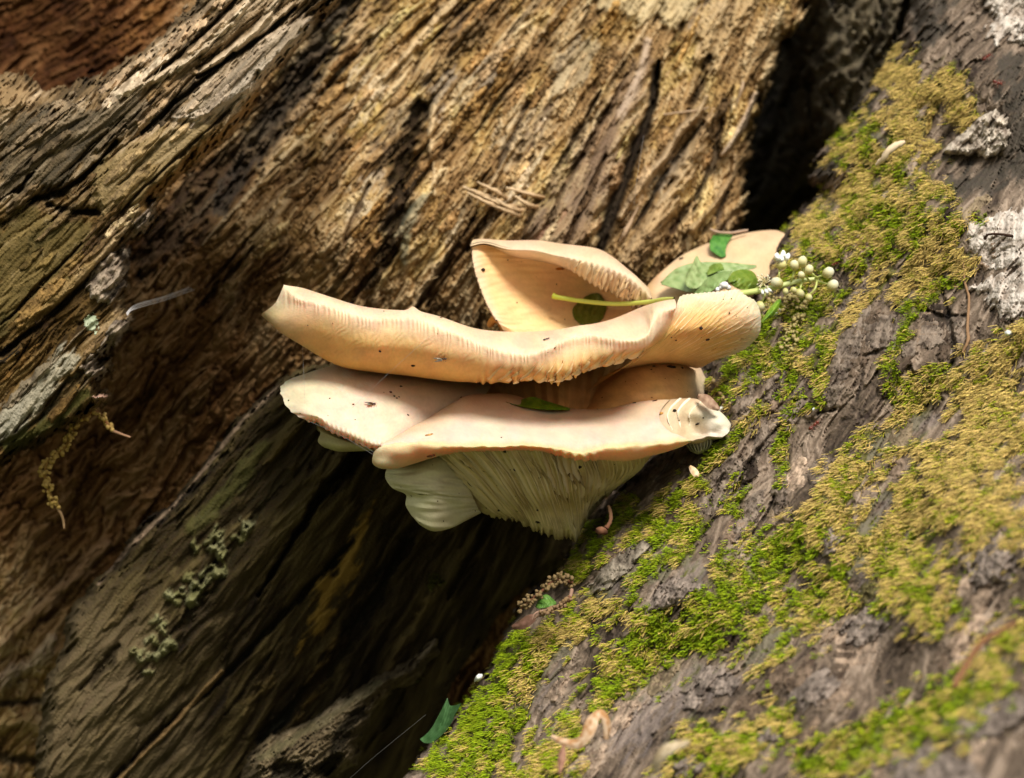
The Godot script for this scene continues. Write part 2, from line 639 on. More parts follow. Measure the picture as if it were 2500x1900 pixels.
func build_setting():
	# ---- forest floor
	var st := Kit.new()
	var n := 40
	for j in n + 1:
		for i in n + 1:
			var x := -20.0 + 40.0 * i / n
			var z := -20.0 + 40.0 * j / n
			st.v.append(Vector3(x, n_soft.get_noise_2d(x * 0.7, z * 0.7) * 0.02, z)); st.n.append(Vector3.UP)
			var t := n_fbm.get_noise_2d(x * 1.3, z * 1.3) * 0.5 + 0.5
			st.c.append(Color(0.07, 0.05, 0.025).lerp(Color(0.06, 0.09, 0.02), t))
	for j in n:
		for i in n:
			var a := j * (n + 1) + i
			st.i.append_array([a, a + 1, a + n + 2, a, a + n + 2, a + n + 1])
	var ground := put("ground", kit_mesh(st), paint("soil", 0.95))
	tag(ground, "dark leaf litter of the forest floor below the trunk", "ground", "", "structure")

	# ---- the hollow trunk
	var trunk := thing("hollow_trunk", "hollow rotten tree trunk, its brown fibrous inner wood bared behind the mushrooms", "tree trunk")
	put("unseen_shell", unseen_shell_mesh(), paint("unseen_bark", 0.95), trunk)  # unseen rest of the trunk, added to keep light out of the hollow

	# dark far wall of the hollow, also the black rough bark at the top by the moss
	var back := Relief.new(-300, -300, 2800, 2200, 9.0)
	for j in back.ny:
		for i in back.nx:
			var x := back.x0 + i * back.st
			var y := back.y0 + j * back.st
			var d := 0.93
			var k := smoothstep(1700.0, 2050.0, x) * smoothstep(640.0, 300.0, y)
			d = lerpf(d, 0.80 - (x - 2000.0) * 0.00012, k)
			back.d[j * back.nx + i] = d
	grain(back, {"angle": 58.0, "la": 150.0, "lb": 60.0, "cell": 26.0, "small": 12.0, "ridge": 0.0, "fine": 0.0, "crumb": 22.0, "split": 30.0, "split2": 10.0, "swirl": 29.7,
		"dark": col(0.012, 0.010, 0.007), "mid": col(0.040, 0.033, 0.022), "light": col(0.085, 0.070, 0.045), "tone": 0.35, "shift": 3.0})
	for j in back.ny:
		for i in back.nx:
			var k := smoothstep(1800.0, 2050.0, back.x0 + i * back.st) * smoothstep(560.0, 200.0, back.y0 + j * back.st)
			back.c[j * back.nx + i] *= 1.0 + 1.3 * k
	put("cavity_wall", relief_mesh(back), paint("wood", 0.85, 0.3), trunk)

	build_wall(trunk)
	build_lower(trunk)
	build_slab()
	build_branch()
	build_root()

func unseen_shell_mesh() -> ArrayMesh:
	var k := Kit.new()
	var nu := 60
	var nv := 24
	for j in nv + 1:
		for i in nu + 1:
			var ang := deg_to_rad(lerpf(-12.0, 192.0, float(i) / nu))
			var y := 1.5 * j / nv
			var rad := 0.52 + 0.10 * exp(-y * 4.0) + 0.03 * n_fbm.get_noise_2d(ang * 6.0, y * 2.0)
			k.v.append(Vector3(cos(ang) * rad, y, -0.02 - sin(ang) * rad))
			k.n.append(Vector3(-cos(ang), 0, sin(ang)))
			k.c.append(Color(0.05, 0.04, 0.03))
	for j in nv:
		for i in nu:
			var a := j * (nu + 1) + i
			k.i.append_array([a, a + 1, a + nu + 2, a, a + nu + 2, a + nu + 1])
	return kit_mesh(k)

# ---- tan inner wood, above and left of the mushrooms
func build_wall(trunk: Node3D):
	wall = Relief.new(-60, -60, 2010, 1960, 3.8)
	var r := wall
	var right := outline([1990, -100, 1960, 40, 1905, 110, 1870, 200, 1845, 260, 1822, 350, 1805, 420, 1810, 500, 1800, 560, 1790, 640, 1900, 760, 1800, 1000, 1600, 1200, 1560, 1500, 1200, 1700, 900, 2000, -100, 2000, -100, -100])
	for j in r.ny:
		var y := r.y0 + j * r.st
		for i in r.nx:
			var x := r.x0 + i * r.st
			var s := inside(right, x, y) if x > 1100 or y > 1500 else 400.0
			if absf(s) < 90.0: s += torn(x, y) * 14.0
			var s_cut := s
			if s_cut < -14.0:
				r.d[j * r.nx + i] = -1.0
				continue
			var d := 0.722 + 0.00008 * (560.0 - y) * float(y < 560.0) + 0.00007 * maxf(0.0, y - 620.0) + 0.012 * smoothstep(1450.0, 1700.0, x)
			d += 0.00007 * maxf(0.0, 760.0 - x) * smoothstep(900.0, 300.0, y) * 0.9
			d -= 0.000055 * maxf(0.0, 420.0 - x) * smoothstep(1250.0, 1600.0, y)
			d += 0.05 * smoothstep(300.0, 0.0, x) * smoothstep(420.0, 120.0, y)
			d += 0.018 * pow(1.0 - clampf(s / 60.0, 0.0, 1.0), 2.0)
			if s_cut < 0.0: d += -s_cut * 0.006
			r.d[j * r.nx + i] = d
	grain(r, {"cx": 2407.0, "cy": -1406.0, "la": 120.0, "lb": 36.0, "cell": 15.0, "small": 7.0, "ridge": 0.0, "fine": 0.7, "crumb": 9.0, "grit": 0.8, "split": 16.0, "split2": 7.0, "swirl": 9.0,
		"dark": col(0.075, 0.038, 0.014), "mid": col(0.34, 0.215, 0.095), "light": col(0.66, 0.52, 0.31), "tone": 0.52})
	# the wood is redder and darker to the left and low, paler and yellower at the top right
	for j in r.ny:
		var y := r.y0 + j * r.st
		for i in r.nx:
			var at := j * r.nx + i
			var x := r.x0 + i * r.st
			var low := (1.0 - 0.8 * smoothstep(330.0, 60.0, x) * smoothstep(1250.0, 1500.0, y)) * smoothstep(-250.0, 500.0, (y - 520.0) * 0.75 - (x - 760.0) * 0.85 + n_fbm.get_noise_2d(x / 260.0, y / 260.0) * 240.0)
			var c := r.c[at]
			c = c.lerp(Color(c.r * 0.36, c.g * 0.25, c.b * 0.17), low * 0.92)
			var grey := smoothstep(0.1, 0.6, n_fbm.get_noise_2d(x / 190.0 + 9.0, y / 260.0)) * 0.5
			c = c.lerp(Color(c.r * 0.62, c.g * 0.66, c.b * 0.72), grey)
			var yellow := smoothstep(0.0, 0.5, n_fbm.get_noise_2d(x / 130.0 + 40.0, y / 210.0)) * (1.0 - low)
			c = c.lerp(Color(c.r * 1.08, c.g * 1.08, c.b * 0.80), yellow * 0.7)
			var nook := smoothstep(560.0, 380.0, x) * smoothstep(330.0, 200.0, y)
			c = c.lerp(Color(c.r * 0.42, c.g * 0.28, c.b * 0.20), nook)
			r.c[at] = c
	var pale := Color(0.62, 0.47, 0.28, 0.8)
	var brown := Color(0.10, 0.055, 0.025, 0.7)
	streaks(r, 70, 2407.0, -1406.0, Vector2(350, 40), Vector2(1750, 900), 46.0, 17.0, Color(0.045, 0.024, 0.011, 0.85), pale)
	for n in 22:
		var bx := rng.randf_range(780, 1750)
		var by := rng.randf_range(20, 620)
		line(r, [Vector3(bx, by, rng.randf_range(16, 40)), Vector3(bx + 46, by - 70, rng.randf_range(12, 36))], rng.randf_range(-8, 8), [Color(0.60, 0.50, 0.34, 0.55), Color(0.12, 0.085, 0.06, 0.6), Color(0.40, 0.30, 0.10, 0.5), Color(0.30, 0.26, 0.21, 0.6)][n % 4], 0.9, false, 0.1)
	# long edges and furrows of the wood, and the painted shadow beside the slab
	line(r, [Vector3(905, 20, 12), Vector3(830, 130, 14), Vector3(740, 270, 14), Vector3(640, 420, 12)], 22.0, Color(0.52, 0.37, 0.21, 0.6))
	area(r, [870, -40, 790, 130, 705, 280, 610, 430, 520, 560, 420, 650, 330, 720, 290, 620, 380, 510, 450, 410, 550, 330, 620, 240, 650, 170, 740, 80, 810, -40], -46.0, 55.0, Color(0.030, 0.019, 0.011, 0.85), 16.0, 0.0)  # shadow between slab and wall, painted dark and sunk in
	line(r, [Vector3(860, -10, 42), Vector3(770, 150, 50), Vector3(660, 310, 44), Vector3(540, 500, 40)], -74.0, Color(0.032, 0.026, 0.020, 0.9))  # core of that painted shadow band
	line(r, [Vector3(1030, 130, 7), Vector3(990, 220, 7)], -26.0, brown)
	line(r, [Vector3(900, 450, 7), Vector3(850, 560, 9), Vector3(830, 640, 6)], -26.0, brown)
	line(r, [Vector3(1030, 260, 32), Vector3(985, 400, 48), Vector3(965, 520, 40), Vector3(940, 640, 34)], -60.0, Color(0.022, 0.013, 0.006, 0.95))
	line(r, [Vector3(1058, 260, 9), Vector3(1050, 330, 10), Vector3(1060, 430, 6), Vector3(1062, 480, 5)], 14.0, pale)
	line(r, [Vector3(1030, 480, 16), Vector3(990, 560, 18), Vector3(985, 640, 12)], 8.0, Color(0.16, 0.17, 0.12, 0.7))
	line(r, [Vector3(1290, 250, 9), Vector3(1245, 350, 12), Vector3(1215, 410, 8)], -26.0, Color(0.05, 0.03, 0.02, 0.8))
	line(r, [Vector3(1340, 260, 18), Vector3(1300, 340, 26), Vector3(1270, 440, 18)], -10.0, Color(0.085, 0.05, 0.033, 0.8))
	line(r, [Vector3(1315, 300, 6), Vector3(1308, 380, 7)], 12.0, pale)
	# the tall ridge that stands out from the wood, with the deep dark cleft right of it
	area(r, [1585, 95, 1596, 150, 1580, 240, 1545, 320, 1520, 420, 1490, 500, 1450, 600, 1390, 640, 1250, 640, 1300, 520, 1390, 390, 1470, 260, 1540, 150], 52.0, 34.0, Color(0.22, 0.155, 0.11, 0.6), 12.0, 0.6)
	line(r, [Vector3(1608, 150, 9), Vector3(1592, 260, 17), Vector3(1548, 370, 24), Vector3(1508, 480, 26), Vector3(1480, 560, 24), Vector3(1455, 640, 20)], -95.0, Color(0.02, 0.014, 0.010, 0.95), 0.2, false, 0.9)
	line(r, [Vector3(1596, 160, 7), Vector3(1592, 240, 9)], -30.0, Color(0.03, 0.02, 0.013, 0.9))
	line(r, [Vector3(1582, 100, 12), Vector3(1562, 190, 16), Vector3(1520, 280, 18)], 16.0, Color(0.46, 0.36, 0.28, 0.7))
	line(r, [Vector3(1530, 180, 6), Vector3(1450, 330, 9), Vector3(1390, 430, 8), Vector3(1330, 560, 7)], -20.0, brown)
	line(r, [Vector3(1480, 380, 5), Vector3(1420, 500, 8), Vector3(1380, 600, 7)], -18.0, brown)
	line(r, [Vector3(1380, 520, 10), Vector3(1300, 600, 12), Vector3(1240, 640, 10)], 12.0, Color(0.36, 0.20, 0.13, 0.6))
	# wavy ribs at the right
	line(r, [Vector3(1725, 235, 7), Vector3(1700, 285, 15), Vector3(1668, 310, 15), Vector3(1645, 345, 15), Vector3(1625, 385, 15), Vector3(1590, 420, 15), Vector3(1555, 470, 14), Vector3(1515, 530, 12)], 66.0, Color(0.50, 0.37, 0.23, 0.75), 0.25, false, 0.75)
	line(r, [Vector3(1738, 285, 13), Vector3(1715, 330, 24), Vector3(1680, 410, 30), Vector3(1630, 490, 34), Vector3(1580, 570, 40), Vector3(1530, 640, 46)], 74.0, Color(0.42, 0.30, 0.17, 0.7), 0.25, false, 0.75)
	line(r, [Vector3(1718, 300, 7), Vector3(1668, 360, 9), Vector3(1620, 430, 9), Vector3(1585, 500, 9), Vector3(1545, 560, 8)], -42.0, Color(0.03, 0.02, 0.013, 0.8))
	line(r, [Vector3(1760, 290, 15), Vector3(1740, 400, 18), Vector3(1690, 500, 18), Vector3(1640, 560, 14)], -46.0, Color(0.03, 0.02, 0.014, 0.85))
	line(r, [Vector3(1845, 230, 10), Vector3(1815, 300, 12), Vector3(1780, 360, 10), Vector3(1762, 380, 4)], 70.0, Color(0.52, 0.40, 0.30, 0.85), 0.2, false, 0.8)
	line(r, [Vector3(1795, 380, 9), Vector3(1790, 430, 10), Vector3(1745, 500, 11), Vector3(1690, 560, 12)], 56.0, Color(0.36, 0.25, 0.14, 0.7), 0.2, false, 0.8)
	line(r, [Vector3(1778, 470, 7), Vector3(1740, 540, 8), Vector3(1700, 590, 7)], -34.0, Color(0.02, 0.015, 0.01, 0.8))
	line(r, [Vector3(1650, 540, 16), Vector3(1660, 580, 22), Vector3(1640, 640, 26)], -30.0, Color(0.06, 0.03, 0.015, 0.7))
	# torn pale layers at the top
	area(r, [1440, 0, 1480, 40, 1520, 30, 1560, 60, 1600, 40, 1640, 70, 1700, 40, 1700, -40, 1440, -40], 16.0, 8.0, Color(0.52, 0.43, 0.26, 0.7), 12.0)
	area(r, [1680, 80, 1720, 100, 1690, 150, 1720, 130, 1740, 160, 1790, 90, 1850, 20, 1860, -40, 1740, -40], 18.0, 8.0, Color(0.48, 0.35, 0.19, 0.7), 14.0)
	area(r, [1360, 130, 1420, 90, 1480, 110, 1430, 190, 1370, 240, 1330, 230], 10.0, 10.0, Color(0.33, 0.28, 0.19, 0.6), 12.0)
	# roughness of the lowest left corner
	line(r, [Vector3(0, 1580, 24), Vector3(110, 1480, 30), Vector3(260, 1330, 24)], 26.0, Color(0.35, 0.22, 0.12, 0.6))
	line(r, [Vector3(0, 1660, 30), Vector3(90, 1620, 30), Vector3(130, 1560, 20)], 30.0, Color(0.34, 0.27, 0.2, 0.6))
	line(r, [Vector3(-20, 1780, 26), Vector3(70, 1760, 24), Vector3(110, 1800, 20)], 28.0, Color(0.30, 0.22, 0.10, 0.6))
	line(r, [Vector3(-20, 1720, 14), Vector3(100, 1710, 12)], -30.0, Color(0.02, 0.015, 0.01, 0.8))
	line(r, [Vector3(-20, 1850, 20), Vector3(110, 1860, 18)], -34.0, Color(0.015, 0.012, 0.006, 0.8))
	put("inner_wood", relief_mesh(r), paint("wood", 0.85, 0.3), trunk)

# ---- smoother dark slab of wood at the lower left, behind and below the mushrooms
func build_lower(trunk: Node3D):
	lower = Relief.new(60, 880, 1480, 1960, 3.8)
	var r := lower
	var poly := outline([1180, 880, 1000, 880, 760, 905, 683, 946, 596, 1025, 562, 1062, 512, 1129, 458, 1200, 417, 1242, 375, 1267, 317, 1333, 287, 1396, 233, 1429, 167, 1517, 171, 1571, 120, 1660, 112, 1775, 80, 1990, 1000, 1990, 1100, 1650, 1250, 1450, 1470, 1330, 1470, 900])
	for j in r.ny:
		var y := r.y0 + j * r.st
		for i in r.nx:
			var x := r.x0 + i * r.st
			var s := inside(poly, x, y)
			if absf(s) < 60.0: s += torn(x, y) * 9.0
			var s_cut := s
			if s_cut < -16.0:
				r.d[j * r.nx + i] = -1.0
				continue
			var q := (x - 640.0) * 0.72 + (y - 1250.0) * 0.69       # distance from the ridge, to the lower right
			var d := 0.668 + 0.000012 * (y - 1000.0) - 0.00002 * maxf(0.0, 500.0 - x) + 0.000115 * maxf(0.0, q - 60.0)
			d += 0.010 * pow(1.0 - clampf(s / 26.0, 0.0, 1.0), 2.0)
			if s_cut < 0.0: d += -s_cut * 0.004
			r.d[j * r.nx + i] = d
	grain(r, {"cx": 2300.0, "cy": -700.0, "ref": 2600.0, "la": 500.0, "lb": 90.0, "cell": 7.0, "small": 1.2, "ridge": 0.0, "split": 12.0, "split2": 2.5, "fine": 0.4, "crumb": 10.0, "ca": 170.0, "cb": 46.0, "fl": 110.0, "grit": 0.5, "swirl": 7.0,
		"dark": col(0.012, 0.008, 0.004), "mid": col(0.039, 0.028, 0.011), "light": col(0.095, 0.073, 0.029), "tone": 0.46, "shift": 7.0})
	var black := Color(0.010, 0.008, 0.005, 0.9)
	var ochre := Color(0.24, 0.15, 0.03, 0.8)
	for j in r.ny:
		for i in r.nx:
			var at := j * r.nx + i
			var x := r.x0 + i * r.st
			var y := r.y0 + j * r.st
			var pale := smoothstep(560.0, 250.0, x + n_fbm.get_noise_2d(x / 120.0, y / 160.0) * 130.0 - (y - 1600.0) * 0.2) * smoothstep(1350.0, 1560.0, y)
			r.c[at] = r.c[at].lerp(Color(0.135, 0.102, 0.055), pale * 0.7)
	streaks(r, 26, 2300.0, -700.0, Vector2(180, 1100), Vector2(1150, 1850), 26.0, 20.0, Color(0.012, 0.009, 0.005, 0.7), Color(0.12, 0.085, 0.03, 0.6))
	line(r, [Vector3(683, 940, 5), Vector3(596, 1022, 6), Vector3(512, 1129, 5), Vector3(417, 1242, 5), Vector3(317, 1333, 6), Vector3(240, 1425, 7)], 10.0, Color(0.24, 0.175, 0.12, 0.85), 0.6)
	line(r, [Vector3(900, 1080, 30), Vector3(790, 1200, 22), Vector3(720, 1310, 12), Vector3(632, 1455, 7)], -60.0, black, 0.3)
	line(r, [Vector3(860, 1330, 14), Vector3(700, 1490, 12), Vector3(540, 1660, 12), Vector3(420, 1760, 16), Vector3(280, 1900, 14)], -34.0, black, 0.3)
	line(r, [Vector3(540, 1640, 8), Vector3(440, 1750, 9), Vector3(290, 1905, 9)], 12.0, Color(0.22, 0.14, 0.06, 0.7))  # lit edge of the ledge, its highlight painted in ochre
	line(r, [Vector3(700, 1150, 10), Vector3(600, 1290, 16), Vector3(520, 1450, 14)], -14.0, Color(0.03, 0.024, 0.010, 0.7))
	line(r, [Vector3(640, 1090, 26), Vector3(560, 1200, 30), Vector3(470, 1290, 22)], 8.0, Color(0.085, 0.085, 0.025, 0.5))
	area(r, [920, 1230, 890, 1340, 875, 1417, 821, 1475, 804, 1530, 725, 1600, 745, 1530, 767, 1471, 779, 1421, 817, 1375, 860, 1300], 10.0, 30.0, ochre, 16.0)
	area(r, [870, 1500, 850, 1580, 800, 1660, 730, 1765, 705, 1765, 720, 1710, 790, 1590], 12.0, 16.0, Color(0.13, 0.085, 0.025, 0.8), 8.0)
	line(r, [Vector3(990, 1330, 30), Vector3(900, 1480, 36), Vector3(800, 1640, 34), Vector3(640, 1800, 30)], -34.0, black, 0.3)
	# crusty lichen lumps
	for k in 46:
		var t := rng.randf()
		var bx := lerpf(560.0, 345.0, t) + rng.randf_range(-52, 52) * (1.2 - t)
		var by := lerpf(1285.0, 1630.0, t) + rng.randf_range(-40, 40)
		line(r, [Vector3(bx, by, rng.randf_range(10, 19)), Vector3(bx + rng.randf_range(-18, 18), by + rng.randf_range(-14, 14), rng.randf_range(7, 15))], rng.randf_range(12, 26), Color(0.16, 0.16, 0.06, 0.6).lerp(Color(0.25, 0.25, 0.14, 0.6), rng.randf()), 0.6)
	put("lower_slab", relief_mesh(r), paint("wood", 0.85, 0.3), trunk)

# ---- weathered slab that leans in from the upper left
func build_slab():
	slab = Relief.new(-70, -70, 860, 1180, 3.0)
	var r := slab
	var poly := outline([-90, 190, 25, 188, 62, 196, 96, 221, 117, 229, 167, 217, 204, 204, 250, 192, 300, 162, 354, 133, 388, 104, 438, 50, 479, 8, 520, -90, 900, -90, 825, 4, 771, 46, 762, 62, 754, 80, 708, 130, 633, 200, 631, 233, 604, 275, 542, 346, 458, 408, 417, 450, 375, 496, 375, 508, 377, 533, 350, 567, 308, 592,
		292, 617, 308, 650, 312, 675, 292, 717, 296, 742, 321, 779, 308, 808, 267, 858, 240, 880, 262, 893, 267, 908, 238, 933, 240, 955, 267, 967, 258, 979, 221, 996, 208, 1017, 125, 1062, 62, 1092, 0, 1127, -90, 1160])
	for j in r.ny:
		var y := r.y0 + j * r.st
		for i in r.nx:
			var x := r.x0 + i * r.st
			var s := inside(poly, x, y)
			if absf(s) < 100.0: s += torn(x, y) * 12.0
			var s_cut := s
			if s_cut < -12.0:
				r.d[j * r.nx + i] = -1.0
				continue
			var v := (x * 0.70 + y * 0.71)                # across the slab, upper left to lower right
			var d := 0.628 - 0.00003 * (x - 300.0) * float(x < 300.0) + 0.00002 * maxf(0.0, x - 500.0)
			# the upper left edge turns away upwards; the lower right edge turns under
			d += 0.026 * pow(1.0 - clampf(s / (26.0 if x * 0.64 + y * 0.77 > 500.0 else 80.0), 0.0, 1.0), 2.2)
			if s_cut < 0.0: d += -s_cut * 0.006
			r.d[j * r.nx + i] = d
	grain(r, {"cx": 2300.0, "cy": -1500.0, "ref": 2700.0, "la": 420.0, "lb": 56.0, "cell": 16.0, "small": 5.0, "ridge": 0.0, "fine": 0.8, "crumb": 5.0, "ca": 60.0, "cb": 22.0, "fl": 80.0, "grit": 0.8, "split": 18.0, "split2": 6.0, "swirl": 7.0,
		"dark": col(0.040, 0.027, 0.013), "mid": col(0.185, 0.122, 0.058), "light": col(0.54, 0.42, 0.28), "tone": 0.44, "shift": 5.0})
	for j in r.ny:
		for i in r.nx:
			var at := j * r.nx + i
			if r.d[at] <= 0.0: continue
			var x := r.x0 + i * r.st
			var y := r.y0 + j * r.st
			var c := r.c[at]
			var wx := x + n_fbm.get_noise_2d(x / 90.0, y / 90.0) * 70.0
			var grey := smoothstep(120.0, -160.0, (y - 330.0) + (wx - 430.0) * -0.6)
			c = c.lerp(Color(c.r * 1.15 + 0.01, c.g * 1.2 + 0.012, c.b * 1.35 + 0.015), grey * 0.45)
			var olive := smoothstep(330.0, 620.0, y + n_fbm.get_noise_2d(x / 70.0 + 4.0, y / 70.0) * 190.0) * smoothstep(430.0, 150.0, wx)
			c = c.lerp(Color(c.r * 0.46, c.g * 0.38, c.b * 0.16), olive * 0.85)
			r.c[at] = c
	var black := Color(0.018, 0.014, 0.008, 0.9)
	var bright := Color(0.56, 0.45, 0.32, 0.75)  # light on the ridge tops, painted as a paler wood tone
	var flat := Color(0.36, 0.31, 0.25, 0.45)
	area(r, [770, 50, 762, 66, 700, 135, 630, 205, 600, 240, 530, 285, 470, 290, 418, 284, 450, 245, 520, 190, 600, 120, 680, 60, 740, 25], 30.0, 22.0, flat, 6.0, 0.7)
	area(r, [215, 440, 235, 400, 300, 355, 400, 300, 470, 300, 540, 290, 520, 330, 430, 420, 330, 500, 250, 520, 225, 500], 16.0, 16.0, Color(0.27, 0.185, 0.085, 0.6), 8.0, 0.6)
	area(r, [0, 300, 100, 260, 220, 250, 330, 230, 400, 240, 340, 320, 240, 390, 150, 460, 60, 480, -20, 520], 10.0, 20.0, Color(0.085, 0.075, 0.055, 0.55), 14.0, 0.4)
	area(r, [-20, 560, 60, 500, 200, 540, 260, 560, 180, 660, 90, 760, -20, 850], 4.0, 24.0, Color(0.12, 0.10, 0.035, 0.5), 12.0, 0.4)
	streaks(r, 34, 2300.0, -1500.0, Vector2(-20, 120), Vector2(600, 1050), 32.0, 10.0, Color(0.03, 0.021, 0.011, 0.8), Color(0.50, 0.40, 0.28, 0.5))
	# ridges and grooves of the upper part, its lit tops painted paler
	line(r, [Vector3(760, 66, 12), Vector3(690, 130, 22), Vector3(600, 210, 26), Vector3(500, 280, 22), Vector3(425, 288, 10)], 26.0, Color(0.40, 0.35, 0.29, 0.6))
	line(r, [Vector3(700, -30, 10), Vector3(640, 60, 12), Vector3(560, 130, 13), Vector3(480, 180, 8)], 30.0, bright)
	line(r, [Vector3(640, -40, 12), Vector3(560, 60, 12), Vector3(460, 150, 14), Vector3(360, 200, 16), Vector3(290, 230, 12)], 24.0, bright)
	line(r, [Vector3(560, -40, 10), Vector3(480, 50, 11), Vector3(390, 140, 10)], 18.0, Color(0.36, 0.27, 0.18, 0.7))
	line(r, [Vector3(720, 20, 7), Vector3(640, 90, 9), Vector3(560, 145, 8), Vector3(480, 190, 6)], -46.0, black, 0.3)
	line(r, [Vector3(600, -30, 6), Vector3(520, 60, 8), Vector3(430, 140, 8), Vector3(350, 200, 6)], -34.0, Color(0.04, 0.028, 0.015, 0.8), 0.3)
	line(r, [Vector3(570, 130, 8), Vector3(505, 190, 9), Vector3(430, 250, 8), Vector3(390, 290, 6)], -48.0, black, 0.3)
	line(r, [Vector3(430, 245, 6), Vector3(345, 325, 5)], -40.0, black, 0.3)
	line(r, [Vector3(285, 345, 6), Vector3(240, 400, 10), Vector3(190, 440, 9), Vector3(150, 470, 12), Vector3(70, 492, 9)], -48.0, black, 0.4)
	line(r, [Vector3(235, 520, 12), Vector3(170, 515, 14), Vector3(120, 500, 10)], -36.0, black, 0.5)
	line(r, [Vector3(70, 430, 10), Vector3(45, 470, 14)], -30.0, black, 0.6)
	area(r, [215, 440, 235, 400, 300, 355, 420, 300, 500, 285, 520, 330, 430, 420, 330, 500, 250, 520, 225, 500], 12.0, 14.0, Color(0.20, 0.16, 0.07, 0.35), 8.0)
	# the brown under side of the edge
	line(r, [Vector3(625, 225, 14), Vector3(590, 285, 24), Vector3(520, 350, 26), Vector3(430, 420, 22), Vector3(350, 500, 20)], -12.0, Color(0.26, 0.15, 0.05, 0.8), 0.3)
	line(r, [Vector3(560, 270, 4), Vector3(470, 350, 5), Vector3(350, 460, 5), Vector3(250, 570, 5)], -16.0, Color(0.05, 0.03, 0.015, 0.8), 0.4)
	# the lower layers
	line(r, [Vector3(320, 585, 8), Vector3(255, 655, 10), Vector3(180, 720, 10), Vector3(90, 800, 12), Vector3(-20, 880, 14)], -46.0, black, 0.3)
	line(r, [Vector3(160, 880, 40), Vector3(60, 1000, 50), Vector3(-20, 1060, 50)], 18.0, Color(0.40, 0.38, 0.30, 0.7), 0.4)
	line(r, [Vector3(170, 920, 9), Vector3(110, 1010, 10), Vector3(40, 1070, 10), Vector3(-30, 1100, 10)], -30.0, Color(0.03, 0.026, 0.010, 0.8), 0.3)
	line(r, [Vector3(210, 960, 24), Vector3(130, 1030, 24), Vector3(20, 1090, 26)], -8.0, Color(0.055, 0.055, 0.014, 0.85), 0.3)
	line(r, [Vector3(215, 880, 10), Vector3(190, 930, 12), Vector3(120, 1000, 10)], -18.0, Color(0.03, 0.024, 0.012, 0.7), 0.4)
	area(r, [50, 190, 0, 200, -60, 210, -60, 270, 60, 260, 110, 240], 10.0, 18.0, Color(0.30, 0.20, 0.10, 0.6), 10.0)
	var o := put("wood_slab", relief_mesh(r), paint("wood", 0.85, 0.3))
	tag(o, "weathered grey brown slab of split wood leaning in from the upper corner, ragged lower edge", "wood slab")

# ---- grey stub of a dead branch at the bottom
func build_branch():
	var r := Relief.new(560, 1540, 1130, 1990, 3.5)
	var poly := outline([590, 1990, 596, 1900, 612, 1850, 629, 1833, 667, 1804, 746, 1775, 833, 1712, 925, 1654, 1000, 1615, 1060, 1560, 1070, 1590, 1010, 1660, 960, 1680, 915, 1720, 880, 1790, 860, 1860, 800, 1890, 790, 1990])
	for j in r.ny:
		var y := r.y0 + j * r.st
		for i in r.nx:
			var x := r.x0 + i * r.st
			var s := inside(poly, x, y) + torn(x, y) * 8.0
			var s_cut := s
			if s_cut < -12.0:
				r.d[j * r.nx + i] = -1.0
				continue
			var d := 0.652 + 0.00012 * maxf(0.0, x - 700.0) + 0.022 * pow(1.0 - clampf(s / 50.0, 0.0, 1.0), 2.0)
			if s_cut < 0.0: d += -s_cut * 0.005
			r.d[j * r.nx + i] = d
	grain(r, {"angle": 33.0, "la": 90.0, "lb": 24.0, "cell": 7.0, "small": 4.0, "ridge": 9.0, "fine": 2.0, "crumb": 9.0, "swirl": 7.0,
		"dark": col(0.035, 0.026, 0.014), "mid": col(0.15, 0.115, 0.065), "light": col(0.32, 0.26, 0.17), "tone": 0.42, "shift": 12.0})
	area(r, [655, 1870, 690, 1850, 740, 1860, 750, 1900, 700, 1920, 660, 1910], -40.0, 16.0, Color(0.012, 0.01, 0.006, 0.9))
	line(r, [Vector3(880, 1740, 20), Vector3(830, 1800, 30), Vector3(800, 1880, 30)], -24.0, Color(0.012, 0.01, 0.006, 0.9))
	line(r, [Vector3(930, 1665, 14), Vector3(820, 1740, 16), Vector3(720, 1800, 16), Vector3(640, 1850, 18)], 8.0, Color(0.13, 0.12, 0.06, 0.5))
	var o := put("dead_branch", relief_mesh(r), paint("wood", 0.85, 0.3))
	tag(o, "short grey stub of a dead branch lying in the dark hollow under the slab", "branch")

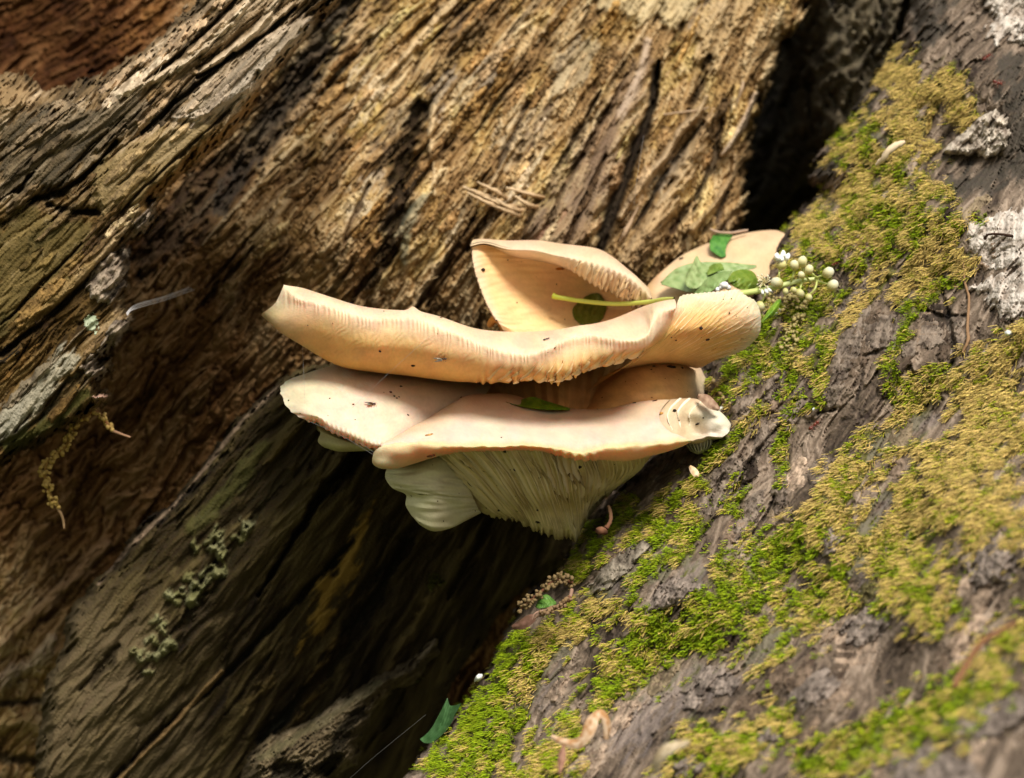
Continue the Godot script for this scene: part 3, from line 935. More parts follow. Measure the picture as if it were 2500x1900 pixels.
# ---- the mossy root that fills the right side
func build_root():
	root = Relief.new(830, -90, 2620, 2010, 3.4)
	var r := root
	var edge := outline([2230, -110, 2215, 60, 2175, 150, 2120, 230, 2070, 310, 2005, 390, 1985, 430, 2020, 470, 1960, 520, 1900, 590, 1870, 690, 1800, 800, 1740, 860, 1700, 930, 1720, 1000, 1640, 1080, 1590, 1120, 1530, 1180, 1480, 1240, 1425, 1300, 1400, 1360, 1370, 1420, 1300, 1450, 1270, 1500, 1240, 1550, 1215, 1620, 1190, 1660, 1140, 1720, 1085, 1800, 1040, 1850, 1000, 1900, 950, 2100, 2700, 2100, 2700, -110])
	for j in r.ny:
		var y := r.y0 + j * r.st
		for i in r.nx:
			var x := r.x0 + i * r.st
			var q := (x - 1000.0) * 0.82 + (y - 1900.0) * 0.572
			var p := (x - 1000.0) * 0.572 - (y - 1900.0) * 0.82
			var s := 300.0
			if q < 330.0: s = inside(edge, x, y)
			if absf(s) < 110.0: s += torn(x, y) * 10.0
			var s_cut := s
			if s_cut < -14.0:
				r.d[j * r.nx + i] = -1.0
				continue
			var d := 0.585 + 0.105 * p / 1731.0 - 0.185 * q / 1000.0 - 0.02 * smoothstep(500.0, 1300.0, q)
			d += 0.03 * pow(1.0 - clampf(s / 90.0, 0.0, 1.0), 2.2) + n_soft.get_noise_2d(x / 420.0, y / 420.0) * 0.010
			if s_cut < 0.0: d += -s_cut * 0.006
			r.d[j * r.nx + i] = d
	grain(r, {"angle": 56.0, "la": 170.0, "lb": 70.0, "cell": 11.0, "small": 4.0, "ridge": 0.0, "fine": 0.3, "crumb": 8.0, "ca": 40.0, "cb": 30.0, "grit": 1.4, "tint": 0.4, "split": 13.0, "split2": 4.0, "swirl": 14.0,
		"dark": col(0.040, 0.031, 0.025), "mid": col(0.150, 0.113, 0.085), "light": col(0.33, 0.26, 0.205), "tone": 0.5, "shift": 20.0})
	root_features(r)
	var o := thing("mossy_root", "bark covered root sloping down beside the mushrooms, grown over with moss", "tree root")
	put("bark", relief_mesh(r), paint("bark", 0.9, 0.25), o)

func moss_line(r: Relief, pts: Array, dense: float, gold: float, high := 5.0) -> void:
	trace(r, pts, 0.8, false, 22.0)
	carve(r, high, Color(0.10, 0.105, 0.018, 0.75), dense, gold)

func root_features(r: Relief):
	var crack := Color(0.022, 0.018, 0.016, 0.85)
	# cracks of the bark, then the dark shade painted on it
	line(r, [Vector3(1720, 1300, 6), Vector3(1790, 1210, 7), Vector3(1850, 1100, 8), Vector3(1905, 1040, 7)], -34.0, crack, 0.4)
	line(r, [Vector3(1835, 1310, 6), Vector3(1870, 1260, 7), Vector3(1895, 1210, 6)], -26.0, crack, 0.4)
	line(r, [Vector3(1995, 1010, 4), Vector3(2040, 1000, 5)], -20.0, crack, 0.4)
	line(r, [Vector3(1850, 1015, 5), Vector3(1910, 1005, 6)], -26.0, crack, 0.4)
	line(r, [Vector3(2190, 750, 6), Vector3(2170, 850, 7), Vector3(2110, 870, 5)], -26.0, crack, 0.4)
	line(r, [Vector3(2300, 700, 9), Vector3(2330, 860, 10), Vector3(2325, 890, 8)], -40.0, crack, 0.4)
	line(r, [Vector3(2240, 750, 10), Vector3(2300, 775, 8), Vector3(2360, 770, 6)], -26.0, crack, 0.4)
	line(r, [Vector3(2090, 980, 5), Vector3(2110, 900, 5)], -18.0, crack, 0.4)
	line(r, [Vector3(1690, 1750, 16), Vector3(1760, 1735, 14)], -30.0, crack, 0.4)
	for e in [[Vector3(2080, -60, 90), Vector3(2110, 60, 90), Vector3(2130, 180, 60), Vector3(2080, 300, 60), Vector3(2010, 420, 50)], [Vector3(2230, -60, 90), Vector3(2260, 40, 90)], [Vector3(2470, 160, 50), Vector3(2480, 240, 60), Vector3(2490, 400, 60), Vector3(2430, 430, 60), Vector3(2330, 450, 50)]]:
		trace(r, e, 0.5)
		carve(r, -6.0, Color(0.055, 0.048, 0.040, 0.9))  # dark bark at the top, its shade painted into the colour
	# moss: bands of it follow the furrows
	r.gold.fill(0.45)
	moss_line(r, [Vector3(2150, 130, 60), Vector3(2230, 230, 70), Vector3(2200, 340, 90), Vector3(2130, 420, 90)], 0.95, 0.95)
	moss_line(r, [Vector3(2060, 360, 60), Vector3(2120, 330, 60), Vector3(2180, 440, 70), Vector3(2080, 500, 60)], 0.9, 0.35)
	moss_line(r, [Vector3(2200, 270, 30), Vector3(2320, 200, 50), Vector3(2360, 280, 30)], 0.8, 0.9)
	moss_line(r, [Vector3(1960, 560, 50), Vector3(2080, 520, 80), Vector3(2180, 500, 70), Vector3(2280, 470, 40)], 0.95, 0.6)
	moss_line(r, [Vector3(1950, 650, 60), Vector3(2080, 590, 90), Vector3(2200, 560, 90), Vector3(2320, 560, 60)], 1.0, 0.3)
	moss_line(r, [Vector3(2330, 620, 50), Vector3(2260, 680, 50), Vector3(2200, 700, 34)], 1.0, 0.9)
	moss_line(r, [Vector3(2320, 690, 30), Vector3(2260, 720, 34)], 1.0, 0.2)
	moss_line(r, [Vector3(2225, 740, 20), Vector3(2215, 800, 24), Vector3(2190, 850, 18)], 1.0, 0.05)
	moss_line(r, [Vector3(2180, 660, 24), Vector3(2110, 740, 26), Vector3(2065, 790, 16)], 0.8, 0.95)
	moss_line(r, [Vector3(2020, 700, 50), Vector3(1980, 770, 60), Vector3(1930, 850, 60), Vector3(1870, 900, 46)], 1.0, 0.15)
	moss_line(r, [Vector3(1880, 780, 50), Vector3(1830, 860, 50), Vector3(1780, 930, 44), Vector3(1760, 980, 30)], 0.9, 0.1)
	moss_line(r, [Vector3(2030, 830, 26), Vector3(1960, 910, 26), Vector3(1920, 960, 20)], 0.95, 0.3)
	moss_line(r, [Vector3(2015, 880, 16), Vector3(2005, 980, 18), Vector3(1950, 1010, 12)], 0.95, 0.2)
	moss_line(r, [Vector3(1940, 980, 14), Vector3(1915, 1060, 18), Vector3(1905, 1180, 18)], 0.95, 0.1)
	moss_line(r, [Vector3(1860, 990, 16), Vector3(1800, 1060, 26), Vector3(1740, 1120, 22), Vector3(1690, 1180, 18)], 0.95, 0.3)
	moss_line(r, [Vector3(2180, 900, 30), Vector3(2180, 980, 22)], 0.9, 0.1)
	moss_line(r, [Vector3(2340, 920, 50), Vector3(2250, 960, 50), Vector3(2200, 1060, 50), Vector3(2140, 1100, 40)], 0.8, 0.45)
	moss_line(r, [Vector3(2480, 830, 40), Vector3(2400, 920, 60), Vector3(2440, 1050, 110), Vector3(2330, 1150, 110), Vector3(2420, 1250, 110)], 0.9, 0.75)
	moss_line(r, [Vector3(2130, 1090, 40), Vector3(2060, 1180, 60), Vector3(2010, 1270, 60), Vector3(1900, 1330, 40)], 0.9, 0.55)
	moss_line(r, [Vector3(2250, 1250, 110), Vector3(2100, 1330, 100), Vector3(2250, 1400, 90)], 0.85, 0.6)
	moss_line(r, [Vector3(1800, 1180, 26), Vector3(1790, 1240, 22)], 0.95, 0.1)
	moss_line(r, [Vector3(1700, 1180, 30), Vector3(1620, 1260, 50), Vector3(1560, 1330, 40)], 0.9, 0.35)
	moss_line(r, [Vector3(1540, 1240, 30), Vector3(1470, 1310, 44), Vector3(1420, 1390, 30)], 0.95, 0.2)
	moss_line(r, [Vector3(1690, 1280, 50), Vector3(1640, 1350, 60), Vector3(1560, 1420, 50)], 1.0, 0.2)
	moss_line(r, [Vector3(1940, 1340, 60), Vector3(1860, 1400, 100), Vector3(1760, 1500, 110), Vector3(1640, 1580, 90)], 1.0, 0.2)
	moss_line(r, [Vector3(2050, 1430, 60), Vector3(1950, 1500, 80), Vector3(1850, 1600, 60)], 0.9, 0.4)
	moss_line(r, [Vector3(1580, 1530, 60), Vector3(1560, 1620, 70), Vector3(1480, 1700, 60)], 0.9, 0.3)
	moss_line(r, [Vector3(1470, 1480, 46), Vector3(1380, 1540, 60), Vector3(1300, 1620, 60), Vector3(1250, 1700, 50)], 1.0, 0.6)
	moss_line(r, [Vector3(1270, 1560, 40), Vector3(1230, 1660, 60), Vector3(1160, 1760, 60), Vector3(1080, 1860, 60)], 1.0, 0.08)
	moss_line(r, [Vector3(1250, 1750, 50), Vector3(1180, 1840, 70), Vector3(1100, 1930, 70)], 1.0, 0.15)
	moss_line(r, [Vector3(1400, 1790, 60), Vector3(1320, 1880, 70), Vector3(1250, 1960, 70)], 0.9, 0.45)
	moss_line(r, [Vector3(1900, 1780, 60), Vector3(1780, 1830, 70), Vector3(1680, 1920, 80)], 0.8, 0.5)
	moss_line(r, [Vector3(2420, 1680, 70), Vector3(2280, 1760, 80), Vector3(2150, 1800, 70), Vector3(2000, 1880, 60)], 0.85, 0.3)
	moss_line(r, [Vector3(2500, 1560, 70), Vector3(2420, 1620, 50)], 0.8, 0.6)
	moss_line(r, [Vector3(2300, 1480, 60), Vector3(2180, 1440, 60)], 0.8, 0.5)
	moss_line(r, [Vector3(1750, 1800, 40), Vector3(1680, 1790, 40)], 0.7, 0.5)
	# bare grey patches left among it
	for e in [[Vector3(1320, 1730, 26), Vector3(1360, 1620, 18), Vector3(1400, 1560, 12)], [Vector3(1600, 1440, 40), Vector3(1700, 1400, 40)], [Vector3(1840, 1610, 30), Vector3(1910, 1540, 26)], [Vector3(2120, 1290, 24), Vector3(2170, 1220, 24)], [Vector3(1480, 1440, 30), Vector3(1570, 1340, 22)], [Vector3(1530, 1800, 60), Vector3(1700, 1650, 60)], [Vector3(2130, 1100, 26), Vector3(2280, 1020, 24)], [Vector3(2110, 1380, 30), Vector3(2100, 1420, 30)], [Vector3(2140, 330, 12), Vector3(2160, 350, 12)]]:
		trace(r, e, 0.7)
		carve(r, 0.0, Color(0.20, 0.17, 0.165, 0.5), -1.2)
	for at in r.moss.size():
		if r.moss[at] <= 0.0: continue
		var x := r.x0 + (at % r.nx) * r.st
		var y := r.y0 + (at / r.nx) * r.st
		r.h[at] += r.moss[at] * n_fbm.get_noise_2d(x / 55.0 + 5.0, y / 55.0) * 16.0
		r.moss[at] = clampf(r.moss[at] * (1.0 + n_fbm.get_noise_2d(x / 60.0, y / 60.0) * 1.1), 0.0, 1.0)
		if y > 1250.0: r.gold[at] -= 0.12
		r.gold[at] = clampf(r.gold[at] + n_fbm.get_noise_2d(x / 70.0 + 30.0, y / 70.0) * 0.55, 0.0, 1.0)

# ==================================================================================================== the mushrooms
var caps := {}
const CAP := Color(0.82, 0.58, 0.39)
const RIM := Color(0.86, 0.70, 0.50)
const GILL := Color(0.86, 0.52, 0.185)  # peach gills with the orange glow of shaded undersides painted in
const CREAM := Color(0.72, 0.60, 0.30)

func thin_flesh() -> StandardMaterial3D:
	return paint("thin_flesh", 0.62, 0.35, 0.0, 0.25)

func flesh() -> StandardMaterial3D:
	return paint("flesh", 0.62, 0.35, 0.32, 0.0)

func mottled(c: Color, q: Vector3, amount := 0.05) -> Color:
	var v := 1.0 + n_fbm.get_noise_2d(q.x / 75.0, q.y / 45.0) * amount * 2.6 + n_soft2.get_noise_2d(q.x / 9.0, q.y / 9.0) * amount * 0.9
	v *= 0.78
	return Color(c.r * v, c.g * v * (1.0 + n_soft.get_noise_2d(q.x / 90.0, q.y / 90.0) * 0.04), c.b * v)

# Separate gills that stand out from a sheet, each a thin wedge that runs along it.
func add_gills(parent: Node3D, sh: Sheet, at: Array, t0: float, t1: float, high: float, c: Color, rise := 0.25, fall := 0.2, lean := 0.0) -> void:
	var w := sh.nu + 1
	for s: float in at:
		var k := Kit.new()
		var n := 14
		var my := rng.randf_range(0.85, 1.15)
		var a0 := t0 + rng.randf_range(-0.02, 0.03)
		var a1 := t1 + rng.randf_range(-0.08, 0.02)
		for m in n + 1:
			var f := float(m) / n
			var t := clampf(lerpf(a0, a1, f), 0.0, 1.0)
			var fi := clampf((s + lean * f) * sh.nu, 0.0, sh.nu - 0.001)
			var i := int(fi)
			var fj := t * sh.nv
			var j := mini(int(fj), sh.nv - 1)
			var at0 := sh.p[j * w + i].lerp(sh.p[j * w + i + 1], fi - i)
			var at1 := sh.p[(j + 1) * w + i].lerp(sh.p[(j + 1) * w + i + 1], fi - i)
			var p := at0.lerp(at1, fj - j)
			var nn := sh.n[j * w + i]
			var side := (sh.p[j * w + i + 1] - sh.p[j * w + i]).normalized()
			var up := smoothstep(0.0, rise, f) * smoothstep(1.0, 1.0 - fall, f) * high * my
			var wide := 0.00018 + up * 0.07
			var bend := side * n_soft.get_noise_2d(f * 3.0, s * 90.0) * 0.0004
			k.v.append(p - side * wide - nn * 0.0003); k.n.append((-side + nn * 0.3).normalized()); k.c.append(c)
			k.v.append(p + nn * up + bend); k.n.append(nn); k.c.append(c.lerp(Color(0.9, 0.84, 0.68), 0.35))
			k.v.append(p + side * wide - nn * 0.0003); k.n.append((side + nn * 0.3).normalized()); k.c.append(c)
		for m in n:
			var b := m * 3
			for e in 2: k.i.append_array([b + e, b + e + 1, b + e + 4, b + e, b + e + 4, b + e + 3])
		put("gill", kit_mesh(k), thin_flesh(), parent)

func spread(n: int, a: float, b: float, jitter := 0.3) -> Array:
	var out := []
	for k in n: out.append(lerpf(a, b, (k + 0.5 + rng.randf_range(-jitter, jitter)) / n))
	return out

func build_mushrooms():
	var none := func(s: float, t: float, q: Vector3) -> Vector3: return q
	# ---- the large wavy cap in the middle
	var main := thing("mushroom", "largest peach oyster mushroom with a wide wavy rim, in the middle of the cluster", "mushroom", at_point(1375, 1000, 0.66), "oyster mushrooms of the cluster")
	var shape_main := func(s: float, t: float, q: Vector3) -> Vector3:
		var fringe := smoothstep(0.50, 0.86, t) * smoothstep(1.0, 0.93, t)
		var mid := smoothstep(1120.0, 1240.0, q.x) * smoothstep(1585.0, 1480.0, q.x)
		# fine ribs at the rim, fine lines along the gills
		var ribs := sin(q.x * 0.52 + n_soft.get_noise_2d(q.x / 40.0, 3.0) * 4.0) * smoothstep(0.30, 0.40, t) * smoothstep(0.58, 0.44, t)
		q.z -= 0.00022 * ribs
		q.y += 1.2 * n_soft.get_noise_2d(q.x / 26.0, 8.0) * smoothstep(0.28, 0.38, t) * smoothstep(0.5, 0.42, t)
		var lines := sin((q.x + q.y * 0.55) * 0.36 + n_soft.get_noise_2d(q.x / 60.0, q.y / 60.0) * 5.0) * smoothstep(0.45, 0.6, t)
		q.z -= 0.00009 * lines * (1.0 - mid) * smoothstep(730.0, 860.0, q.x)
		var tooth := pow(sin(PI * (q.x / 25.0 + n_soft.get_noise_1d(q.x / 80.0) * 0.5)), 2.0)
		q.z -= 0.0020 * (tooth - 0.4) * fringe * mid
		q.y += 13.0 * (0.55 + 0.8 * n_soft2.get_noise_1d(q.x / 60.0)) * (tooth - 0.4) * fringe * mid * smoothstep(0.6, 0.82, t)
		# the knick at the middle of the far rim
		q.y -= 9.0 * exp(-pow((q.x - 1008.0) / 12.0, 2.0)) * smoothstep(0.1, 0.16, t) * smoothstep(0.3, 0.2, t)
		return q
	var tint_main := func(s: float, t: float, q: Vector3) -> Color:
		var c := CAP.lerp(RIM, smoothstep(0.18, 0.33, t) * 0.9)
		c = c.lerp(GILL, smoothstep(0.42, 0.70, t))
		c = c.lerp(Color(0.72, 0.36, 0.085), smoothstep(0.60, 0.92, t) * 0.85)  # shade in the crease painted as a deeper orange
		c = c.lerp(RIM, smoothstep(800.0, 660.0, q.x) * 0.5)
		return mottled(c, q)
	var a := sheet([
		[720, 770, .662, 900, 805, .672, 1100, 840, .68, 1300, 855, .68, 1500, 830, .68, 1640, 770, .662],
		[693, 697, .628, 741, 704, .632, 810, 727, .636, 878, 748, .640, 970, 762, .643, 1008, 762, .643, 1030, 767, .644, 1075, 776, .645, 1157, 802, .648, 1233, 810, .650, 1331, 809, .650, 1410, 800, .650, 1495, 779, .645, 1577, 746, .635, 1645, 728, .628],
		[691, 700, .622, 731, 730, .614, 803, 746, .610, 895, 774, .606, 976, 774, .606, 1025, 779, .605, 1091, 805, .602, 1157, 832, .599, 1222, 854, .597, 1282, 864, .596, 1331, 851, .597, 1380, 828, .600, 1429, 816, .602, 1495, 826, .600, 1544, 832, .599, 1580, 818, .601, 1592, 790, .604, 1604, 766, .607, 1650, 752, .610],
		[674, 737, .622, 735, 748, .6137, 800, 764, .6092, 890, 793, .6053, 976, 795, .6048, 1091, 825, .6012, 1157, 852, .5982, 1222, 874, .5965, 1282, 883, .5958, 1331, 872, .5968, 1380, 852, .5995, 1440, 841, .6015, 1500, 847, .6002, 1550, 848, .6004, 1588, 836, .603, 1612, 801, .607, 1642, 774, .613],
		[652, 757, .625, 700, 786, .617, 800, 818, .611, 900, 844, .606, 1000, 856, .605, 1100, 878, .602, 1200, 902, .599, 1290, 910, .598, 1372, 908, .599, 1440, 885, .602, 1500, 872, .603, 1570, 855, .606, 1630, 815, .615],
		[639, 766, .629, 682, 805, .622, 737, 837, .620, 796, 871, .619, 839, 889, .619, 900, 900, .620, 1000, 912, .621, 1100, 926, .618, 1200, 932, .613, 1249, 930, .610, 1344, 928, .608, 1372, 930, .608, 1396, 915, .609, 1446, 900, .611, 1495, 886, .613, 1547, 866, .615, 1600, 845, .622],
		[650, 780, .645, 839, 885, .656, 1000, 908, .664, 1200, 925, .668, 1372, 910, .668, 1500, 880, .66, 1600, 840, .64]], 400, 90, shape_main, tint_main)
	caps.main = a
	var shape_lobe := func(s: float, t: float, q: Vector3) -> Vector3:
		var l := sin(s * 118.0 + n_soft.get_noise_2d(s * 14.0, t * 3.0) * 4.0)
		q.z -= 0.00016 * l * smoothstep(0.0, 0.1, t) * (1.0 - 0.5 * t)
		q.y += sin(s * 236.0) * 1.0 * smoothstep(0.08, 0.0, t)
		return q
	var tint_lobe := func(s: float, t: float, q: Vector3) -> Color:
		return mottled(RIM.lerp(GILL, smoothstep(0.05, 0.5, t)).lerp(Color(0.74, 0.42, 0.16), smoothstep(0.5, 0.95, t) * 0.8), q, 0.06)  # shading towards the base painted in as darker orange
	var lobe := sheet([
		[1652, 742, .616, 1664, 722, .617, 1704, 716, .620, 1773, 710, .622, 1799, 706, .622, 1822, 722, .622, 1845, 736, .622, 1857, 766, .622, 1856, 809, .624, 1842, 832, .628, 1815, 855, .632, 1783, 868, .636],
		[1640, 770, .614, 1690, 745, .614, 1760, 745, .615, 1810, 775, .617, 1825, 805, .621, 1810, 840, .628, 1770, 872, .635],
		[1600, 830, .616, 1650, 805, .612, 1710, 805, .612, 1750, 825, .617, 1765, 850, .626, 1745, 880, .637],
		[1530, 890, .630, 1570, 872, .624, 1620, 865, .624, 1670, 872, .630, 1700, 885, .638, 1715, 896, .644],
		[1430, 960, .650, 1480, 915, .645, 1540, 898, .643, 1600, 890, .644, 1660, 892, .648, 1700, 900, .652]], 150, 70, shape_lobe, tint_lobe)
	caps.lobe = lobe
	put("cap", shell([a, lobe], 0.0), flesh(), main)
	var marks := []
	for k in 15: marks.append((1205.0 + k * 23.5 + rng.randf_range(-5, 5) - 640.0) / 985.0)
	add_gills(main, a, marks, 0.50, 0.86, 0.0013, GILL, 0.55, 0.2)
	add_gills(main, lobe, spread(16, 0.12, 0.98), 0.03, 0.85, 0.00022, GILL.lerp(RIM, 0.3), 0.2, 0.5)
	# the stem with its running gills, in the dark between the caps
	var shape_stem := func(s: float, t: float, q: Vector3) -> Vector3:
		q.z -= 0.0016 * (1.0 - absf(fposmod(s * 15.0, 1.0) * 2.0 - 1.0)) * (0.4 + 0.6 * sin(s * PI))
		return q
	var tint_shaded_stem := func(s: float, t: float, q: Vector3) -> Color:
		return mottled(Color(0.66, 0.36, 0.13), q, 0.08)  # stem flesh darkened: shade between the caps painted into it
	var stem := sheet([
		[1100, 900, .672, 1250, 895, .668, 1370, 890, .664, 1450, 880, .668, 1560, 850, .674],
		[1120, 940, .666, 1270, 945, .656, 1370, 945, .650, 1430, 935, .656, 1540, 900, .664],
		[1150, 1000, .660, 1290, 1000, .648, 1370, 1000, .643, 1420, 1000, .648, 1520, 960, .656],
		[1180, 1060, .662, 1300, 1070, .650, 1370, 1075, .648, 1430, 1070, .650, 1500, 1040, .658]], 150, 30, shape_stem, tint_shaded_stem)
	put("stem", shell([stem], 0.001), thin_flesh(), main)
	var pocket := sheet([
		[1415, 1000, .660, 1450, 950, .658, 1500, 905, .656, 1560, 878, .654, 1620, 866, .654, 1670, 872, .655, 1704, 890, .657, 1724, 925, .660],
		[1430, 1000, .648, 1480, 960, .643, 1540, 915, .640, 1600, 900, .639, 1660, 905, .642, 1695, 925, .648, 1720, 948, .655],
		[1450, 1010, .640, 1520, 985, .634, 1590, 960, .632, 1650, 955, .634, 1690, 962, .640, 1718, 972, .650],
		[1460, 1040, .640, 1530, 1030, .638, 1600, 1020, .636, 1660, 1010, .638, 1700, 1000, .644, 1716, 990, .652]], 90, 40, none,
		func(s: float, t: float, q: Vector3) -> Color: return mottled(Color(0.72, 0.42, 0.17).lerp(RIM, smoothstep(0.72, 1.0, s)), q, 0.08))  # shade on this cap painted as deeper orange brown, right end pale
	caps.pocket = pocket
	var inner := thing("mushroom", "orange brown shaded cap tucked between the largest mushroom and the front one", "mushroom", at_point(1560, 1000, 0.65), "oyster mushrooms of the cluster")
	put("cap", shell([pocket], 0.002), thin_flesh(), inner)

	# ---- the flat cap at the left, half in shade
	var left := thing("mushroom", "flat pale oyster mushroom under the left half of the largest cap, half in shade", "mushroom", at_point(1000, 1050, 0.63), "oyster mushrooms of the cluster")
	var shape_left := func(s: float, t: float, q: Vector3) -> Vector3:
		q.z -= 0.00025 * sin(q.x * 0.55) * smoothstep(0.60, 0.68, t) * smoothstep(0.9, 0.75, t)
		q.y += 2.2 * sin(q.x * 0.42) * smoothstep(0.74, 0.82, t) * smoothstep(0.92, 0.86, t)
		q.x += 3.0 * n_soft.get_noise_2d(q.y / 16.0, 2.0) * smoothstep(0.06, 0.0, s)
		return q
	var tint_left := func(s: float, t: float, q: Vector3) -> Color:
		var c := Color(0.83, 0.67, 0.53).lerp(CAP, smoothstep(0.35, 0.0, t) * 0.8)
		c = c.lerp(Color(0.80, 0.72, 0.50), smoothstep(850.0, 720.0, q.x) * 0.7)
		c = c.lerp(RIM, smoothstep(0.6, 0.7, t) * 0.6)
		for e in [Vector3(848, 912, 15), Vector3(835, 948, 12), Vector3(880, 940, 9), Vector3(905, 938, 10)]:
			if Vector2(q.x - e.x, (q.y - e.y) * 1.5).length() + n_soft.get_noise_2d(q.x / 8.0, q.y / 8.0) * 5.0 < e.z: c = c.lerp(Color(0.86, 0.80, 0.68), 0.5)
		return mottled(c, q)
	var b := sheet([
		[686, 943, .634, 705, 927, .636, 749, 911, .638, 792, 897, .640, 839, 886, .643, 930, 895, .648, 1025, 908, .652, 1157, 930, .655, 1200, 940, .658],
		[688, 968, .624, 740, 945, .622, 820, 930, .624, 900, 932, .628, 1000, 945, .632, 1100, 958, .638, 1180, 970, .645],
		[704, 997, .617, 760, 980, .612, 840, 976, .612, 920, 983, .615, 1000, 998, .620, 1080, 1005, .630, 1150, 1000, .642],
		[724, 1015, .612, 757, 1010, .606, 830, 1018, .603, 900, 1033, .604, 960, 1043, .608, 1020, 1048, .618, 1100, 1040, .632],
		[744, 1026, .609, 776, 1020, .604, 808, 1040, .601, 852, 1057, .599, 884, 1071, .598, 925, 1086, .598, 960, 1085, .605, 1010, 1075, .620],
		[747, 1029, .610, 776, 1030, .606, 808, 1053, .603, 852, 1070, .601, 884, 1085, .600, 922, 1096, .600, 960, 1098, .610, 1010, 1090, .622],
		[750, 1026, .630, 790, 1030, .640, 850, 1050, .645, 900, 1060, .645, 960, 1070, .642, 1010, 1080, .642]], 170, 80, shape_left, tint_left)
	caps.left = b
	put("cap", shell([b], 0.0), flesh(), left)

	# ---- the small olive cap that peeps out below it
	var small := thing("mushroom", "small olive shaded cap peeping out beneath the flat pale left mushroom", "mushroom", at_point(880, 1085, 0.63), "oyster mushrooms of the cluster")
	var e_sheet := sheet([
		[774, 1030, .632, 830, 1050, .632, 880, 1065, .632, 935, 1085, .632],
		[776, 1046, .624, 830, 1070, .620, 915, 1090, .620],
		[782, 1058, .622, 850, 1080, .616, 918, 1094, .618],
		[776, 1078, .621, 850, 1092, .616, 918, 1097, .620],
		[790, 1092, .622, 830, 1102, .621, 898, 1101, .622, 916, 1099, .624],
		[800, 1085, .634, 860, 1092, .636, 916, 1090, .636]], 50, 30, none, func(s: float, t: float, q: Vector3) -> Color: return mottled(Color(0.56, 0.52, 0.26), q, 0.08))
	put("cap", shell([e_sheet], 0.0008), thin_flesh(), small)

	# ---- the front cap with its gills below
	var front := thing("mushroom", "front oyster mushroom with a smooth bright top and cream gills showing beneath", "mushroom", at_point(1400, 1320, 0.63), "oyster mushrooms of the cluster")
	var shape_front := func(s: float, t: float, q: Vector3) -> Vector3:
		q.z -= 0.0006 * n_soft.get_noise_2d(q.x / 90.0, q.y / 50.0)
		q.y += 1.6 * n_soft.get_noise_2d(q.x / 30.0, 4.0) * smoothstep(0.5, 0.57, t) * smoothstep(0.75, 0.7, t)
		var folds := (1.0 - absf(fposmod(q.x / 24.0, 1.0) * 2.0 - 1.0)) * smoothstep(1320.0, 1380.0, q.x) * smoothstep(1480.0, 1430.0, q.x)
		q.y += 7.0 * folds * smoothstep(0.66, 0.72, t)
		return q
	var tint_front := func(s: float, t: float, q: Vector3) -> Color:
		var c := CAP.lerp(Color(0.84, 0.68, 0.56), smoothstep(0.15, 0.5, t))
		c = c.lerp(Color(0.78, 0.60, 0.34), smoothstep(0.58, 0.66, t))
		c = c.lerp(Color(0.80, 0.68, 0.42), smoothstep(1030.0, 930.0, q.x) * smoothstep(0.58, 0.64, t))
		return mottled(c, q, 0.035)
	var f := sheet([
		[960, 1070, .652, 1150, 1010, .664, 1300, 1020, .664, 1500, 1020, .664, 1640, 1015, .645],
		[933, 1083, .602, 993, 1049, .614, 1047, 1019, .624, 1096, 989, .632, 1142, 965, .636, 1183, 962, .638, 1240, 962, .639, 1300, 978, .639, 1364, 995, .639, 1446, 1000, .638, 1495, 995, .636, 1554, 982, .632, 1609, 976, .628, 1636, 976, .625],
		[930, 1086, .596, 1000, 1062, .603, 1060, 1040, .610, 1130, 1006, .617, 1240, 1002, .619, 1364, 1024, .619, 1446, 1030, .619, 1520, 1024, .617, 1580, 1010, .616, 1609, 1016, .613],
		[930, 1088, .593, 1000, 1075, .596, 1060, 1063, .600, 1130, 1048, .603, 1240, 1046, .605, 1364, 1060, .605, 1446, 1065, .605, 1540, 1060, .604, 1595, 1046, .605, 1633, 1052, .604],
		[932, 1088, .590, 993, 1084, .589, 1047, 1085, .589, 1101, 1090, .588, 1156, 1089, .588, 1213, 1090, .588, 1277, 1087, .588, 1340, 1092, .588, 1391, 1102, .587, 1419, 1108, .587, 1451, 1100, .588, 1514, 1091, .590, 1593, 1087, .592, 1655, 1080, .595, 1687, 1075, .597],
		[914, 1102, .590, 911, 1126, .591, 930, 1139, .592, 966, 1140, .594, 1010, 1130, .597, 1063, 1113, .597, 1115, 1100, .595, 1213, 1096, .592, 1277, 1093, .591, 1340, 1099, .591, 1391, 1111, .590, 1419, 1117, .590, 1470, 1117, .593, 1530, 1122, .596, 1593, 1111, .599, 1656, 1093, .600, 1687, 1079, .599],
		[940, 1125, .615, 1000, 1120, .620, 1100, 1108, .620, 1300, 1108, .612, 1420, 1122, .610, 1550, 1115, .615, 1660, 1090, .615]], 230, 90, shape_front, tint_front)
	caps.front = f
	put("cap", shell([f], 0.0), flesh(), front)
	var shape_under := func(s: float, t: float, q: Vector3) -> Vector3:
		var ph := s * 46.0 + n_soft.get_noise_2d(s * 9.0, t * 2.0) * 1.2
		q.z -= 0.00008 * (1.0 - absf(fposmod(ph, 1.0) * 2.0 - 1.0)) * smoothstep(0.0, 0.15, t) * smoothstep(1.0, 0.8, t)
		q.z -= 0.0014 * n_soft.get_noise_2d(s * 7.0, t * 1.5)
		q.y += 7.0 * n_soft.get_noise_2d(q.x / 13.0, 5.0) * smoothstep(0.72, 0.78, t) * smoothstep(0.95, 0.85, t)
		return q
	var tint_under := func(s: float, t: float, q: Vector3) -> Color:
		return mottled(CREAM.lerp(Color(0.70, 0.56, 0.30), smoothstep(0.55, 0.8, s) * 0.8).lerp(Color(0.55, 0.50, 0.26), smoothstep(0.45, 0.9, t) * 0.6), q, 0.09)
